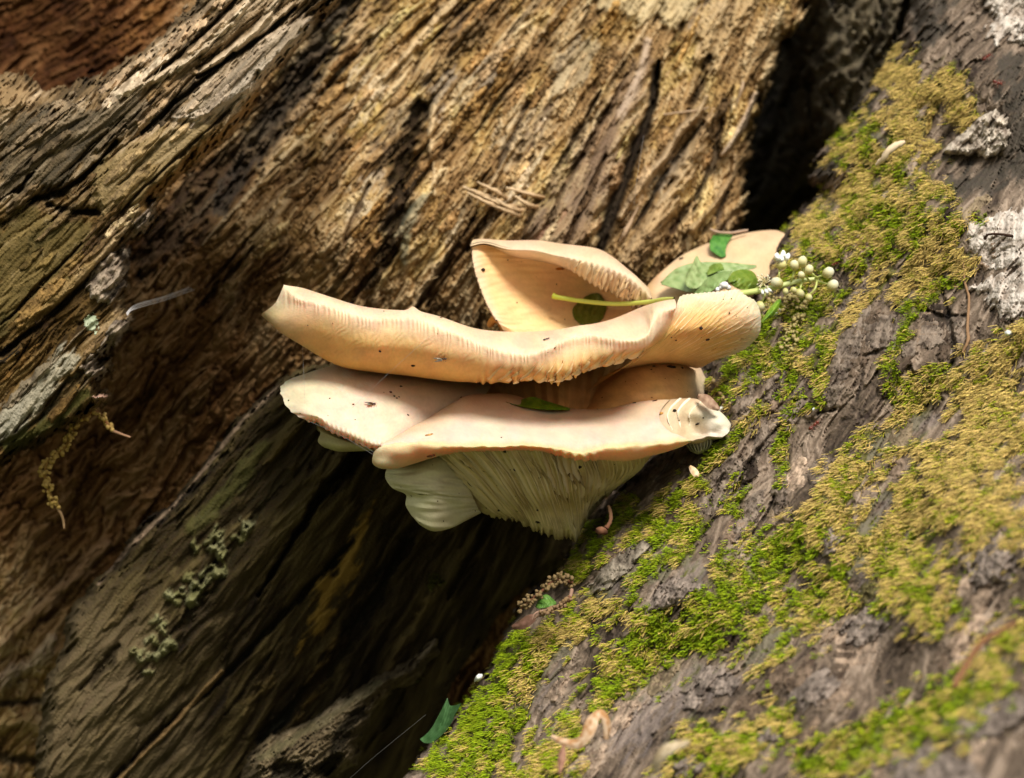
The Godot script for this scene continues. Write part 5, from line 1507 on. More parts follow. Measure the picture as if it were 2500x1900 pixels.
func build_plants():
	var lp := leaf_paint()
	var g1 := Color(0.05, 0.14, 0.02)
	var g2 := Color(0.13, 0.26, 0.06)
	var pale1 := Color(0.17, 0.27, 0.09)
	var pale2 := Color(0.34, 0.44, 0.20)
	tag(put("leaf", leaf_mesh([[1742, 573, .7135, 1765, 571, .7135, 1790, 574, .713], [1733, 592, .707, 1755, 592, .7065, 1777, 592, .707], [1735, 610, .7035, 1755, 612, .7025, 1772, 608, .7035], [1750, 622, .7005, 1762, 628, .700, 1772, 625, .7005]], Color(0.03, 0.15, 0.02), Color(0.10, 0.27, 0.05)), lp), "green leaf on the upper edge of the far tan cap", "leaf")
	tag(put("leaf", leaf_mesh([[1613, 690, .6885, 1650, 656, .689, 1700, 641, .689, 1770, 640, .688, 1847, 648, .690], [1614, 692, .688, 1680, 676, .685, 1740, 668, .684, 1790, 660, .685, 1847, 650, .689], [1615, 694, .6865, 1650, 704, .682, 1690, 713, .679, 1740, 694, .680, 1847, 652, .688]], pale1, pale2), lp), "dull pale green leaf lying flat on the far tan cap", "leaf")
	var curled := thing("leaf", "curled green leaf folded in two, standing behind the largest cap's right lobe", "leaf", at_point(1760, 715, 0.66))
	put("leaf_blade", leaf_mesh([[1694, 716, .668, 1706, 697, .670, 1725, 676, .672, 1752, 665, .672, 1788, 661, .670], [1700, 720, .662, 1718, 702, .662, 1735, 690, .661, 1758, 680, .661, 1782, 670, .664], [1709, 724, .660, 1735, 712, .658, 1752, 700, .657, 1765, 690, .657, 1776, 682, .659]], pale1, Color(0.26, 0.38, 0.15)), lp, curled)
	put("leaf_blade", leaf_mesh([[1776, 683, .660, 1790, 664, .664, 1815, 658, .666, 1839, 664, .668, 1852, 684, .669], [1780, 690, .657, 1800, 684, .658, 1820, 682, .660, 1838, 686, .662, 1851, 692, .666], [1776, 686, .660, 1798, 704, .658, 1826, 708, .660, 1842, 704, .664, 1850, 697, .667]], Color(0.09, 0.17, 0.015), Color(0.19, 0.27, 0.04)), lp, curled)
	put("leaf_blade", leaf_mesh([[1676, 668, .680, 1690, 645, .682, 1701, 624, .685, 1712, 641, .682, 1728, 648, .680], [1672, 684, .674, 1695, 672, .674, 1712, 662, .674, 1726, 658, .675, 1740, 655, .676], [1676, 698, .670, 1696, 696, .668, 1712, 688, .668, 1726, 676, .670, 1750, 664, .673], [1684, 704, .668, 1700, 704, .666, 1716, 694, .667, 1730, 684, .669, 1752, 668, .672]], pale1, pale2), lp, curled)
	put("leaf_blade", leaf_mesh([[1720, 662, .676, 1740, 645, .679, 1760, 642, .680], [1726, 668, .671, 1746, 654, .673, 1766, 650, .675], [1728, 672, .669, 1748, 664, .670, 1768, 658, .673]], Color(0.09, 0.17, 0.02), Color(0.2, 0.3, 0.06)), lp, curled)
	tag(put("leaf", leaf_mesh([[1432, 724, .66, 1440, 719, .66, 1454, 716, .66, 1466, 720, .66, 1472, 730, .66], [1412, 738, .66, 1430, 736, .66, 1448, 736, .66, 1466, 738, .66, 1480, 745, .66], [1398, 755, .66, 1420, 756, .66, 1440, 757, .66, 1460, 757, .66, 1478, 762, .66], [1402, 776, .66, 1420, 776, .66, 1438, 776, .66, 1456, 774, .66, 1472, 776, .66], [1416, 790, .66, 1425, 793, .66, 1438, 794, .66, 1450, 792, .66, 1460, 788, .66]], Color(0.10, 0.14, 0.01), Color(0.17, 0.20, 0.03), 0.0002, 0.0001, caps.bowl), lp), "round olive green leaf lying inside the funnel shaped cap", "leaf")
	tag(put("leaf", leaf_mesh([[1226, 974, .6345, 1262, 978, .6335, 1300, 969, .631, 1330, 978, .632, 1392, 997, .6335], [1228, 977, .6300, 1262, 986, .6275, 1302, 990, .6250, 1340, 992, .6265, 1392, 999, .6305], [1232, 980, .6265, 1262, 990, .6235, 1302, 997, .6215, 1340, 1000, .6235, 1390, 1001, .6285]], Color(0.06, 0.17, 0.01), Color(0.17, 0.33, 0.02)), lp), "narrow bright green leaf on the front cap's upper edge", "leaf")
	tag(put("leaf", leaf_mesh([[1092, 1704, .640, 1098, 1722, .636, 1112, 1722, .632, 1126, 1717, .626], [1068, 1752, .637, 1084, 1752, .632, 1100, 1750, .628, 1113, 1740, .624], [1048, 1785, .635, 1064, 1786, .630, 1080, 1786, .626, 1094, 1778, .622], [1025, 1805, .633, 1036, 1814, .630, 1052, 1814, .626, 1068, 1804, .622]], Color(0.035, 0.10, 0.03), Color(0.07, 0.16, 0.06)), lp), "dark green leaf hanging in shade at the root's lower mossy edge", "leaf")
	tag(put("leaf", leaf_mesh([[1306, 1482, .600, 1318, 1460, .598, 1336, 1452, .597, 1358, 1470, .595], [1310, 1484, .597, 1326, 1474, .595, 1340, 1470, .594, 1358, 1474, .593], [1316, 1486, .595, 1330, 1484, .593, 1344, 1480, .592, 1356, 1476, .592]], Color(0.05, 0.14, 0.02), Color(0.12, 0.24, 0.05)), lp), "small green leaf among the dried brown flowers at the root's edge", "leaf")
	tag(put("leaf", leaf_mesh([[1858, 784, .627, 1880, 752, .632, 1900, 730, .637], [1862, 786, .624, 1888, 758, .628, 1906, 732, .634], [1864, 786, .626, 1894, 764, .630, 1908, 736, .636]], Color(0.08, 0.20, 0.01), Color(0.20, 0.36, 0.03)), lp), "bright green leaf below the white flower buds, touching the largest cap", "leaf")

	# the green stalk in the funnel
	var k := Kit.new()
	tube(k, path3([1350, 722, .6570, 1362, 726, .6565, 1420, 735, .6545, 1500, 742, .6480, 1580, 738, .6380, 1620, 732, .6290, 1646, 728, .6220]), [0.0012, 0.0009, 0.0008, 0.0008, 0.0008, 0.0009, 0.0004], Color(0.40, 0.44, 0.03), 9, 0.12, Color(0.55, 0.62, 0.16), 40)  # light on the right tip painted in as a paler green
	tag(put("stalk", kit_mesh(k), paint("leaf", 0.42, 0.45, 0.0, 0.35)), "yellow green flower stalk lying across the funnel shaped cap", "stalk")

	# the spray of flowers
	var spray := thing("flower_spray", "spray of cream flower buds on a pale green stem, lying on the moss", "flowers", at_point(1900, 715, 0.65))
	k = Kit.new()
	tube(k, path3([1806, 718, .640, 1840, 712, .642, 1866, 708, .644, 1905, 698, .645, 1945, 688, .646, 1996, 680, .648]), [0.0011, 0.0011, 0.001, 0.0009, 0.0009, 0.0006], Color(0.50, 0.60, 0.18), 8, 0.1, Color(0.62, 0.70, 0.32), 26)
	for e in [[1905, 698, 1902, 672, 1904, 655], [1930, 692, 1936, 676, 1940, 660], [1996, 680, 1985, 670, 1980, 666], [1960, 686, 1962, 672, 1960, 650], [1870, 706, 1866, 725, 1858, 742], [1960, 686, 1955, 700, 1953, 712], [1996, 682, 1990, 705, 1975, 722], [1975, 684, 1968, 676, 1958, 674], [1905, 700, 1900, 694, 1898, 690], [1850, 710, 1846, 704, 1866, 695], [1990, 680, 2010, 672, 2020, 668], [1990, 684, 2015, 692, 2030, 697]]:
		tube(k, path3([e[0], e[1], .646, e[2], e[3], .643, e[4], e[5], .644]), [0.0004, 0.00035, 0.0004], Color(0.55, 0.62, 0.20), 5, 0.0, Color(0, 0, 0, 0), 7)
	put("stem", kit_mesh(k), leaf_paint(), spray)
	var petal := paint("petal", 0.5, 0.4, 0.1, 0.25)
	for e in [[1940, 648, 12, 0.7, -0.2], [1959, 639, 13, 0.9, 0.2], [1975, 659, 12, 0.8, 0.3], [1957, 672, 9, 0.6, -0.4], [1897, 690, 14, 0.3, -1.2], [2022, 666, 14, 0.15, 0.9], [2033, 697, 14, 0.15, 0.8], [1953, 716, 11, 0.9, 2.4], [1856, 748, 12, 0.6, 2.9], [1975, 726, 9, 0.9, 2.6], [1938, 708, 8, 1.0, 2.2], [1918, 712, 8, 1.0, 3.0]]:
		k = Kit.new()
		var rad: float = e[2] * PX * 0.645
		var turn := Basis(Vector3(0, 0, 1), -e[4])
		blob(k, at_point(e[0], e[1], .642), turn * ball(Vector3(rad * 0.92, rad * 1.12, rad * 0.92)), Color(0.50, 0.47, 0.15), Color(0.74, 0.73, 0.64).lerp(Color(0.68, 0.62, 0.35), e[3] * 0.8), 0.05, 9, 12)
		put("bud", kit_mesh(k), petal, spray)
	k = Kit.new()   # the opening bud
	blob(k, at_point(1908, 646, .643), ball(Vector3(0.0019, 0.0018, 0.0018)), Color(0.55, 0.50, 0.15), Color(0.80, 0.70, 0.36), 0.1, 8, 10)
	for e in [[-9, -14, 0.3], [4, -20, -0.1], [13, -14, -0.5], [0, -10, 0.0]]:
		blob(k, at_point(1908 + e[0], 644 + e[1], .642 + e[0] * 0.00006), Basis(Vector3(0, 0, 1), e[2]) * ball(Vector3(0.0010, 0.0019, 0.0007)), Color(0.86, 0.86, 0.80), Color(0.92, 0.92, 0.90), 0.15, 7, 9)
	put("open_bud", kit_mesh(k), petal, spray)
	k = Kit.new()   # the open flower, petals fallen, stamens showing
	for n in 18:
		var ang := rng.randf_range(-0.4, TAU - 0.4)
		var ln := rng.randf_range(12, 26)
		var fx := 1866 + cos(ang) * ln
		var fy := 690 + sin(ang) * ln * 0.9
		var dz := rng.randf_range(-0.002, 0.001)
		tube(k, path3([1866, 692, .643, 1866 + cos(ang + 0.3) * ln * 0.5, 690 + sin(ang + 0.3) * ln * 0.5, .642 + dz, fx, fy, .642 + dz]), [0.0002, 0.00017, 0.00015], Color(0.82, 0.74, 0.45), 4, 0.0, Color(0, 0, 0, 0), 5)
		blob(k, at_point(fx, fy, .642 + dz), ball(Vector3(0.0003, 0.0003, 0.0003)), Color(0.85, 0.80, 0.62), Color(0, 0, 0, 0), 0.0, 4, 5)
	put("stamens", kit_mesh(k), petal, spray)
	k = Kit.new()
	for e in [[1872, 714, 0.4], [1880, 710, 0.9], [1862, 716, 0.1]]:
		blob(k, at_point(e[0], e[1], .641), Basis(Vector3(0, 0, 1), e[2]) * ball(Vector3(0.0006, 0.0014, 0.0003)), Color(0.88, 0.88, 0.84), Color(0, 0, 0, 0), 0.2, 6, 7)
	put("petals", kit_mesh(k), petal, spray)
	k = Kit.new()
	for e in [[1760, 702, 0.9, 8], [1768, 697, 0.2, 13], [1778, 702, -0.4, 9], [1752, 708, 1.4, 7]]:
		blob(k, at_point(e[0], e[1], .634), Basis(Vector3(0, 0, 1), e[2]) * ball(Vector3(e[3] * 0.00013, e[3] * 0.00010, e[3] * 0.0001)), Color(0.88, 0.88, 0.86), Color(0, 0, 0, 0), 0.2, 7, 9)
	tag(put("petal", kit_mesh(k), petal), "crumpled white petal on the far side of the largest cap's rim", "petal")
	# brown dried flowers under the spray
	var dry := paint("dry", 0.85, 0.3)
	var spots := [[1895, 742, 26], [1915, 735, 24], [1880, 735, 20], [1960, 742, 18], [1935, 722, 16], [1925, 838, 24], [1938, 826, 20], [1930, 808, 14], [1942, 785, 16], [1950, 772, 14]]
	var words := ["cluster of dried olive brown flowers under the spray of buds", "second dried brown cluster, in the moss below the bright green leaf"]
	for part in 2:
		var dr := Kit.new()
		for e in spots.slice(0, 5) if part == 0 else spots.slice(5):
			for n in 16:
				var a := rng.randf() * TAU
				var rr: float = e[2] * sqrt(rng.randf())
				var x: float = e[0] + cos(a) * rr
				var y: float = e[1] + sin(a) * rr * 0.8
				var s := rng.randf_range(3, 7) * PX * 0.63
				blob(dr, pv(on(root, x, y, rng.randf_range(0.001, 0.004))), Basis(Vector3(rng.randf(), rng.randf(), 1).normalized(), rng.randf() * TAU) * ball(Vector3(s, s * rng.randf_range(0.6, 1.3), s * 0.7)), Color(0.24, 0.20, 0.06).lerp(Color(0.34, 0.22, 0.13), rng.randf()), Color(0.42, 0.37, 0.16), 0.4, 5, 6)
		tag(put("dried_flowers", kit_mesh(dr), dry), words[part], "dried flowers")
	var dr2 := Kit.new()
	for n in 40:
		var t := rng.randf()
		var x := lerpf(1722, 1768, t) + rng.randf_range(-16, 16)
		var y := lerpf(930, 985, t) + rng.randf_range(-16, 12)
		var s := rng.randf_range(3, 7) * PX * 0.63
		blob(dr2, pv(on(root, x, y, rng.randf_range(0.001, 0.004))), Basis(Vector3(0, 0, 1), rng.randf() * TAU) * ball(Vector3(s, s * 0.8, s * 0.7)), Color(0.24, 0.19, 0.07), Color(0.40, 0.30, 0.16), 0.4, 5, 6)
	tag(put("dried_flowers", kit_mesh(dr2), dry), "dried brown flowers in shade beneath the largest cap's right lobe", "dried flowers")
	# dried flower spikes
	spike("flower_spike", "dry yellow brown flower spike hanging down below the leaning slab", [179, 1033, .668, 167, 1079, .666, 138, 1108, .664, 113, 1133, .662, 110, 1171, .662, 121, 1204, .663, 138, 1236, .664], [138, 1236, .664, 150, 1258, .665, 155, 1275, .666, 156, 1290, .666], 120, 15.0, Color(0.52, 0.36, 0.10), Color(0.34, 0.20, 0.06))
	spike("flower_spike", "shorter curved flower spike with an orange stem at the slab's lower tip", [204, 1024, .660, 220, 1008, .659, 238, 1006, .658, 256, 1026, .658, 270, 1050, .659], [270, 1050, .659, 290, 1058, .660, 318, 1068, .661], 34, 9.0, Color(0.58, 0.40, 0.12), Color(0.42, 0.20, 0.09))
	spike("flower_spike", "dried brown flower spike curled over the root's edge above the black hollow", [1398, 1424, .604, 1370, 1412, .603, 1345, 1424, .600, 1320, 1446, .598, 1290, 1470, .597, 1272, 1486, .597], [1396, 1440, .600, 1390, 1462, .596, 1360, 1484, .592, 1310, 1496, .590, 1300, 1512, .590], 90, 17.0, Color(0.17, 0.12, 0.05), Color(0.14, 0.06, 0.035))
	spike("flower_spike", "short dried spike lying on the moss below the curled brown one", [1392, 1458, .594, 1372, 1478, .591, 1345, 1490, .589, 1318, 1498, .589], [1318, 1498, .589, 1306, 1510, .590], 46, 9.0, Color(0.20, 0.13, 0.06), Color(0.15, 0.07, 0.04))

func spike(called: String, label: String, flat: Array, tail: Array, count: int, wide: float, c: Color, stem_c: Color) -> void:
	var pts := []
	for k in range(0, flat.size(), 3): pts.append(Vector3(flat[k], flat[k + 1], flat[k + 2]))
	var o := thing(called, label, "dried flowers", pv(pts[0]))
	var st := Kit.new()
	tube(st, path3(flat), [0.0006, 0.0005, 0.0005], stem_c, 6, 0.2, Color(0, 0, 0, 0), 24)
	tube(st, path3(tail), [0.0006, 0.0005, 0.0003], stem_c.lerp(Color(0.5, 0.36, 0.28), 0.4), 6, 0.3, Color(0, 0, 0, 0), 12)
	var dry := paint("dry", 0.85, 0.3)
	put("stem", kit_mesh(st), dry, o)
	var bd := Kit.new()
	for n in count:
		var q := spline(pts, rng.randf())
		var a := rng.randf() * TAU
		var s := rng.randf_range(3.0, 5.5) * PX * q.z
		blob(bd, at_point(q.x + cos(a) * wide * rng.randf_range(0.3, 0.9), q.y + sin(a) * wide * rng.randf_range(0.3, 0.9), q.z - rng.randf_range(-0.001, 0.0025)), Basis(Vector3(rng.randf(), rng.randf(), 1).normalized(), rng.randf() * TAU) * ball(Vector3(s, s * 1.3, s)), c * rng.randf_range(0.7, 1.1), Color(c.r * 1.2, c.g * 1.2, c.b * 1.5), 0.3, 5, 6)
	var m := put("florets", kit_mesh(bd), dry, o)
	m.set_meta("kind", "stuff")

func ribbon(flat: Array, wide: float, c: Color, c2: Color, twist := 0.0) -> ArrayMesh:
	var pts := []
	for k in range(0, flat.size(), 3): pts.append(Vector3(flat[k], flat[k + 1], flat[k + 2]))
	var rows := [[], [], []]
	for n in pts.size():
		var a: Vector3 = pts[maxi(n - 1, 0)]
		var b: Vector3 = pts[mini(n + 1, pts.size() - 1)]
		var e := Vector2(b.x - a.x, b.y - a.y).normalized()
		var w := wide * sin(PI * (0.12 + 0.76 * n / (pts.size() - 1.0)))
		var p: Vector3 = pts[n]
		var z := w * PX * 0.55 * (0.6 + twist * n)
		rows[0].append_array([p.x + e.y * w, p.y - e.x * w, p.z + z])
		rows[1].append_array([p.x, p.y, p.z - 0.0008])
		rows[2].append_array([p.x - e.y * w, p.y + e.x * w, p.z - z])
	var none := func(s: float, t: float, q: Vector3) -> Vector3: return q
	return shell([sheet(rows, 30, 8, none, func(s: float, t: float, q: Vector3) -> Color: return c.lerp(c2, clampf(0.5 + n_fbm.get_noise_2d(q.x / 20.0, q.y / 20.0) + (t - 0.5) * 0.6, 0.0, 1.0)))], 0.0003)

func build_litter():
	var dry := paint("dry", 0.85, 0.3)
	var thin := paint("thin", 0.7, 0.3, 0.0, 0.3)
	tag(put("dried_petal", ribbon([1345, 1798, .512, 1375, 1812, .507, 1410, 1816, .504, 1432, 1795, .503, 1448, 1760, .504, 1466, 1744, .506, 1482, 1768, .506, 1480, 1806, .506], 15, Color(0.40, 0.21, 0.09), Color(0.66, 0.50, 0.36)), thin), "curled orange brown petal on the blurred moss at the bottom", "dried petal")
	tag(put("dried_petal", ribbon([1600, 1890, .452, 1606, 1858, .450, 1626, 1832, .449, 1652, 1820, .449, 1684, 1812, .451], 14, Color(0.36, 0.28, 0.17), Color(0.56, 0.47, 0.34)), thin), "pale curled petal at the bottom edge, right of the orange brown one", "dried petal")
	tag(put("dried_petal", ribbon([1366, 1888, .492, 1372, 1850, .497, 1376, 1820, .502], 10, Color(0.20, 0.10, 0.07), Color(0.30, 0.17, 0.12)), dry), "dark purple brown shred beneath the curled orange brown petal", "dried petal")
	tag(put("bract", ribbon([1250, 1532, .600, 1272, 1526, .597, 1295, 1512, .595, 1308, 1504, .594], 13, Color(0.14, 0.075, 0.05), Color(0.22, 0.12, 0.09)), dry), "flat pinkish brown bract at the end of the curled dried spike", "bract")
	tag(put("bract", ribbon([1704, 966, .618, 1722, 974, .614, 1738, 988, .612, 1756, 1000, .612], 13, Color(0.22, 0.13, 0.09), Color(0.40, 0.28, 0.20)), dry), "brown folded bract between the curled white cap and the dark moss", "bract")
	var k := Kit.new()
	tube(k, path3([1486, 1236, .612, 1491, 1256, .609, 1490, 1274, .607, 1480, 1290, .605]), [0.0005, 0.0007, 0.0006, 0.0008], Color(0.24, 0.14, 0.08), 7, 0.3, Color(0.16, 0.07, 0.04), 14)
	blob(k, at_point(1468, 1296, .604), ball(Vector3(0.0018, 0.0012, 0.0012)), Color(0.14, 0.06, 0.035), Color(0.2, 0.1, 0.06), 0.5)
	tag(put("dried_flower", kit_mesh(k), dry), "shrivelled red brown flower under the front cap's gills, on the moss", "dried flowers")
	tag(put("wood_chip", ribbon([1684, 1138, .606, 1692, 1148, .603, 1700, 1158, .601, 1705, 1164, .601], 9, Color(0.60, 0.42, 0.24), Color(0.78, 0.60, 0.42)), dry), "pale tan chip of wood lying on the bark below the curled white cap", "wood chip")
	k = Kit.new()
	tube(k, path3([1196, 795, .660, 1205, 782, .658, 1216, 778, .656, 1226, 790, .655, 1232, 808, .654]), [0.0011, 0.0015, 0.0018, 0.0017, 0.0016], Color(0.50, 0.24, 0.06), 8, 0.25, Color(0.42, 0.19, 0.04), 18)
	tag(put("curled_scrap", kit_mesh(k), paint("thin", 0.7, 0.3, 0.0, 0.3)), "small orange brown curled scrap at the funnel cap's lower left corner", "scrap")
	k = Kit.new()
	tube(k, path3([1735, 560, .715, 1752, 567, .712, 1785, 569, .711, 1826, 562, .713]), [0.0005, 0.0007, 0.0006, 0.0004], Color(0.42, 0.30, 0.22), 6, 0.3, Color(0, 0, 0, 0), 16)
	tag(put("twig", kit_mesh(k), dry), "thin pale twig along the upper edge of the far tan cap", "twig")
	k = Kit.new()
	tube(k, path3([2329, 1679, .408, 2350, 1640, .412, 2392, 1575, .416, 2433, 1546, .418, 2480, 1520, .420]), [0.0007, 0.0008, 0.0007, 0.0006, 0.0005], Color(0.20, 0.10, 0.05), 8, 0.3, Color(0, 0, 0, 0), 20)
	tag(put("twig", kit_mesh(k), dry), "blurred red brown twig close to the camera on the lower right moss", "twig")
	k = Kit.new()
	tube(k, path3([2140, 402, .655, 2158, 386, .652, 2172, 366, .651, 2196, 352, .652, 2208, 346, .653]), [0.0006, 0.0011, 0.0013, 0.0011, 0.0006], Color(0.66, 0.54, 0.38), 7, 0.4, Color(0, 0, 0, 0), 16)
	tag(put("twig", kit_mesh(k), dry), "short pale knobbly twig lying on the bright moss near the dark gap", "twig")
	var petal := paint("petal", 0.5, 0.4, 0.1, 0.25)
	for e in [[1897, 765, 0.55, 9, 13, "tiny translucent white petal on the bark below the flower buds"], [2463, 815, -1.2, 7, 11, "tiny white petal below the lumpy white crust"], [1168, 1655, 0.8, 7, 12, "little white petal on the mossy edge over the black hollow"], [1986, 1000, 0.3, 3, 5, "speck of white petal on the bark near the red ant"], [1760, 998, 0.9, 5, 8, "small white petal beside the brown folded bract"]]:
		k = Kit.new()
		blob(k, at_point(1168, 1655, .590) if e[1] == 1655 else pv(on(root, e[0], e[1], 0.0022)), Basis(Vector3(0, 0, 1), -e[2]) * ball(Vector3(e[3] * PX * 0.6, e[4] * PX * 0.6, 0.0004)), Color(0.82, 0.84, 0.80), Color(0, 0, 0, 0), 0.3, 6, 9)
		tag(put("petal", kit_mesh(k), petal), e[5], "petal")
	# flecks that lie on the caps
	k = Kit.new()
	var lie := func(sh: Sheet, x: float, y: float, w: float, l: float, ang: float, c: Color):
		var at := nearest(sh, x, y)
		var nn: Vector3 = sh.n[at]
		var b := Basis(Quaternion(Vector3(0, 0, 1), nn)) * Basis(Vector3(0, 0, 1), ang)
		blob(k, sh.p[at] + nn * 0.0002, b * ball(Vector3(l * PX * 0.46, w * PX * 0.46, minf(w, l) * PX * 0.25)), c, Color(0, 0, 0, 0), 0.35, 5, 7)
	var black := Color(0.03, 0.022, 0.016)
	var brown := Color(0.10, 0.045, 0.015)
	for e in [["main", 1008, 893, 5, 8], ["main", 927, 855, 3.5, 5], ["lobe", 1711, 800, 6, 6], ["lobe", 1727, 828, 5, 7], ["lobe", 1780, 765, 3, 3], ["lobe", 1650, 830, 2.5, 4], ["lobe", 1640, 825, 2, 3], ["left", 957, 909, 4, 9], ["left", 978, 944, 4, 5], ["left", 953, 958, 4.5, 5], ["left", 964, 968, 3.5, 4], ["left", 968, 975, 3, 3], ["left", 975, 969, 2.5, 3], ["left", 936, 960, 2, 2], ["left", 863, 989, 3, 4], ["left", 806, 973, 2.5, 2.5], ["left", 996, 1015, 2.5, 4], ["left", 706, 978, 2.5, 2.5], ["left", 733, 1009, 2.5, 3],
			["curl", 1648, 1002, 7, 7], ["curl", 1703, 1034, 3, 8], ["curl", 1718, 1020, 2.5, 3], ["bowl", 1479, 690, 4, 6], ["bowl", 1178, 660, 6, 10], ["bowl", 1352, 612, 2, 3], ["under", 1233, 1104, 5, 6], ["under", 1257, 1148, 6, 16], ["under", 1122, 1161, 6, 8], ["under", 1150, 1182, 6, 20], ["under", 1216, 1186, 5, 8], ["under", 1318, 1164, 4, 4], ["under", 1411, 1140, 7, 12], ["under", 1219, 1246, 5, 9], ["under", 1312, 1276, 5, 9], ["under", 1255, 1212, 4, 6], ["under", 1312, 1245, 4, 5], ["under", 1178, 1152, 3, 6], ["pocket", 1640, 898, 7, 18], ["pocket", 1665, 900, 4, 8], ["pocket", 1598, 895, 4, 6], ["pocket", 1590, 905, 3, 3], ["pocket", 1684, 890, 4, 10], ["far", 1663, 633, 6, 10], ["far", 1770, 622, 6, 8], ["front", 1550, 985, 3, 8], ["front", 1600, 980, 3, 9], ["front", 1126, 968, 3, 4]]:
		lie.call(caps[e[0]], e[1], e[2], e[3], e[4], rng.randf_range(-0.8, 0.8), black)
	for n in 90:
		var which: String = ["main", "lobe", "left", "front", "under", "pocket", "pocket", "bowl", "pale"][n % 9]
		var sh: Sheet = caps[which]
		var at := rng.randi_range(0, sh.q.size() - 1)
		var s := rng.randf_range(1.0, 2.4)
		if which == "front" and rng.randf() < 0.6: continue
		lie.call(sh, sh.q[at].x, sh.q[at].y, s, s * rng.randf_range(1.0, 2.0), rng.randf_range(-1.5, 1.5), black.lerp(brown, rng.randf()))
	lie.call(caps.bowl, 1366, 657, 5, 17, -0.1, Color(0.40, 0.13, 0.015))
	lie.call(caps.bowl, 1464, 748, 7, 12, -0.5, Color(0.02, 0.02, 0.012))
	lie.call(caps.front, 1047, 1063, 5, 15, 0.5, Color(0.62, 0.38, 0.16))
	lie.call(caps.front, 1052, 1112, 7, 17, 0.25, Color(0.26, 0.10, 0.05))
	lie.call(caps.curl, 1614, 1011, 5, 9, 0.6, Color(0.62, 0.33, 0.10))
	tag(put("dark_flecks", kit_mesh(k), paint("dry", 0.85, 0.3)), "tiny dark flecks of soil and plant scattered over the caps", "debris", "", "stuff")
	# spider silk
	var silk := paint("silk", 0.4, 0.5)
	k = Kit.new()
	for n in 5:
		var j := rng.randf_range(-4, 4)
		tube(k, path3([308 + j, 775, .640, 314 + j, 760, .645, 340 + j * 2, 745 + j, .66, 400, 728 + j * 1.5, .68, 466 + j * 2, 704 + j, .70]), [0.0001, 0.00016, 0.00012, 0.0001, 0.00006], Color(0.75, 0.75, 0.78), 4, 0.0, Color(0, 0, 0, 0), 16)
	tag(put("spider_web", kit_mesh(k), silk), "wisp of white spider silk from the slab's ragged edge to the inner wood", "spider web")
	for e in [[[738, 838, .628, 742, 930, .620, 746, 1012, .610], "fine upright spider thread between the left tips of two caps"], [[850, 1005, .604, 950, 910, .603, 1050, 820, .602], "slanting spider thread across the flat left cap and the largest cap"], [[752, 1028, .606, 830, 1062, .600, 914, 1112, .592], "spider thread from the flat left cap's edge to the front cap"], [[860, 1072, .600, 885, 1086, .598, 912, 1104, .592], "short bright spider thread at the front cap's left tip"], [[1040, 1745, .60, 900, 1860, .62, 790, 1960, .64], "long faint spider thread over the black hollow at the bottom"], [[1572, 330, .690, 1556, 430, .685, 1548, 500, .685], "faint spider thread hanging before the dark cleft"]]:
		k = Kit.new()
		tube(k, path3(e[0]), [0.00003, 0.00003], Color(0.35, 0.35, 0.36), 4, 0.0, Color(0, 0, 0, 0), 10)
		tag(put("spider_thread", kit_mesh(k), silk), e[1], "spider thread")

func insect(called: String, label: String, cat: String, p: Vector3, nn: Vector3, ang: float, size: float, c: Color, wings: bool, kind := "") -> void:
	var o := thing(called, label, cat, p)
	var b := Basis(Quaternion(Vector3(0, 0, 1), nn)) * Basis(Vector3(0, 0, 1), ang)
	var m := paint("insect", 0.3, 0.6)
	var k := Kit.new()
	var up := size * 0.16
	blob(k, p + b * Vector3(size * 0.36, 0, up), b * ball(Vector3(size * 0.12, size * 0.11, size * 0.10)), c, Color(0, 0, 0, 0), 0.0, 7, 9)
	blob(k, p + b * Vector3(size * 0.13, 0, up), b * ball(Vector3(size * 0.17, size * 0.09, size * 0.10)), c, Color(0, 0, 0, 0), 0.0, 7, 9)
	blob(k, p + b * Vector3(-size * 0.06, 0, up), b * ball(Vector3(size * 0.07, size * 0.04, size * 0.05)), c, Color(0, 0, 0, 0), 0.0, 5, 7)
	blob(k, p + b * Vector3(-size * 0.28, 0, up), b * ball(Vector3(size * 0.22, size * (0.13 if not wings else 0.09), size * 0.12)), c * 0.8, Color(0, 0, 0, 0), 0.0, 8, 9)
	put("body", kit_mesh(k), m, o)
	for s in [-1, 1]:
		for n in 3:
			var lg := Kit.new()
			var x0 := size * (0.05 + 0.09 * n)
			var x1 := size * (-0.25 + 0.32 * n)
			tube(lg, [p + b * Vector3(x0, s * size * 0.06, up), p + b * Vector3(lerpf(x0, x1, 0.5), s * size * 0.26, up * 1.5), p + b * Vector3(x1, s * size * 0.42, 0.0)], [size * 0.018, size * 0.016, size * 0.01], c, 4)
			put("leg", kit_mesh(lg), m, o)
		var an := Kit.new()
		tube(an, [p + b * Vector3(size * 0.44, s * size * 0.04, up), p + b * Vector3(size * 0.55, s * size * 0.14, up * 1.4), p + b * Vector3(size * 0.70, s * size * 0.10, up)], [size * 0.012, size * 0.01, size * 0.01], c, 4)
		put("antenna", kit_mesh(an), m, o)
		if wings:
			var w := Kit.new()
			blob(w, p + b * Vector3(-size * 0.32, s * size * 0.14, up * 1.7), b * Basis(Vector3(0, 0, 1), -s * 0.22) * ball(Vector3(size * 0.42, size * 0.12, size * 0.008)), Color(0.55, 0.50, 0.42), Color(0, 0, 0, 0), 0.0, 6, 10)
			put("wing", kit_mesh(w), paint("thin", 0.7, 0.3, 0.0, 0.3), o)

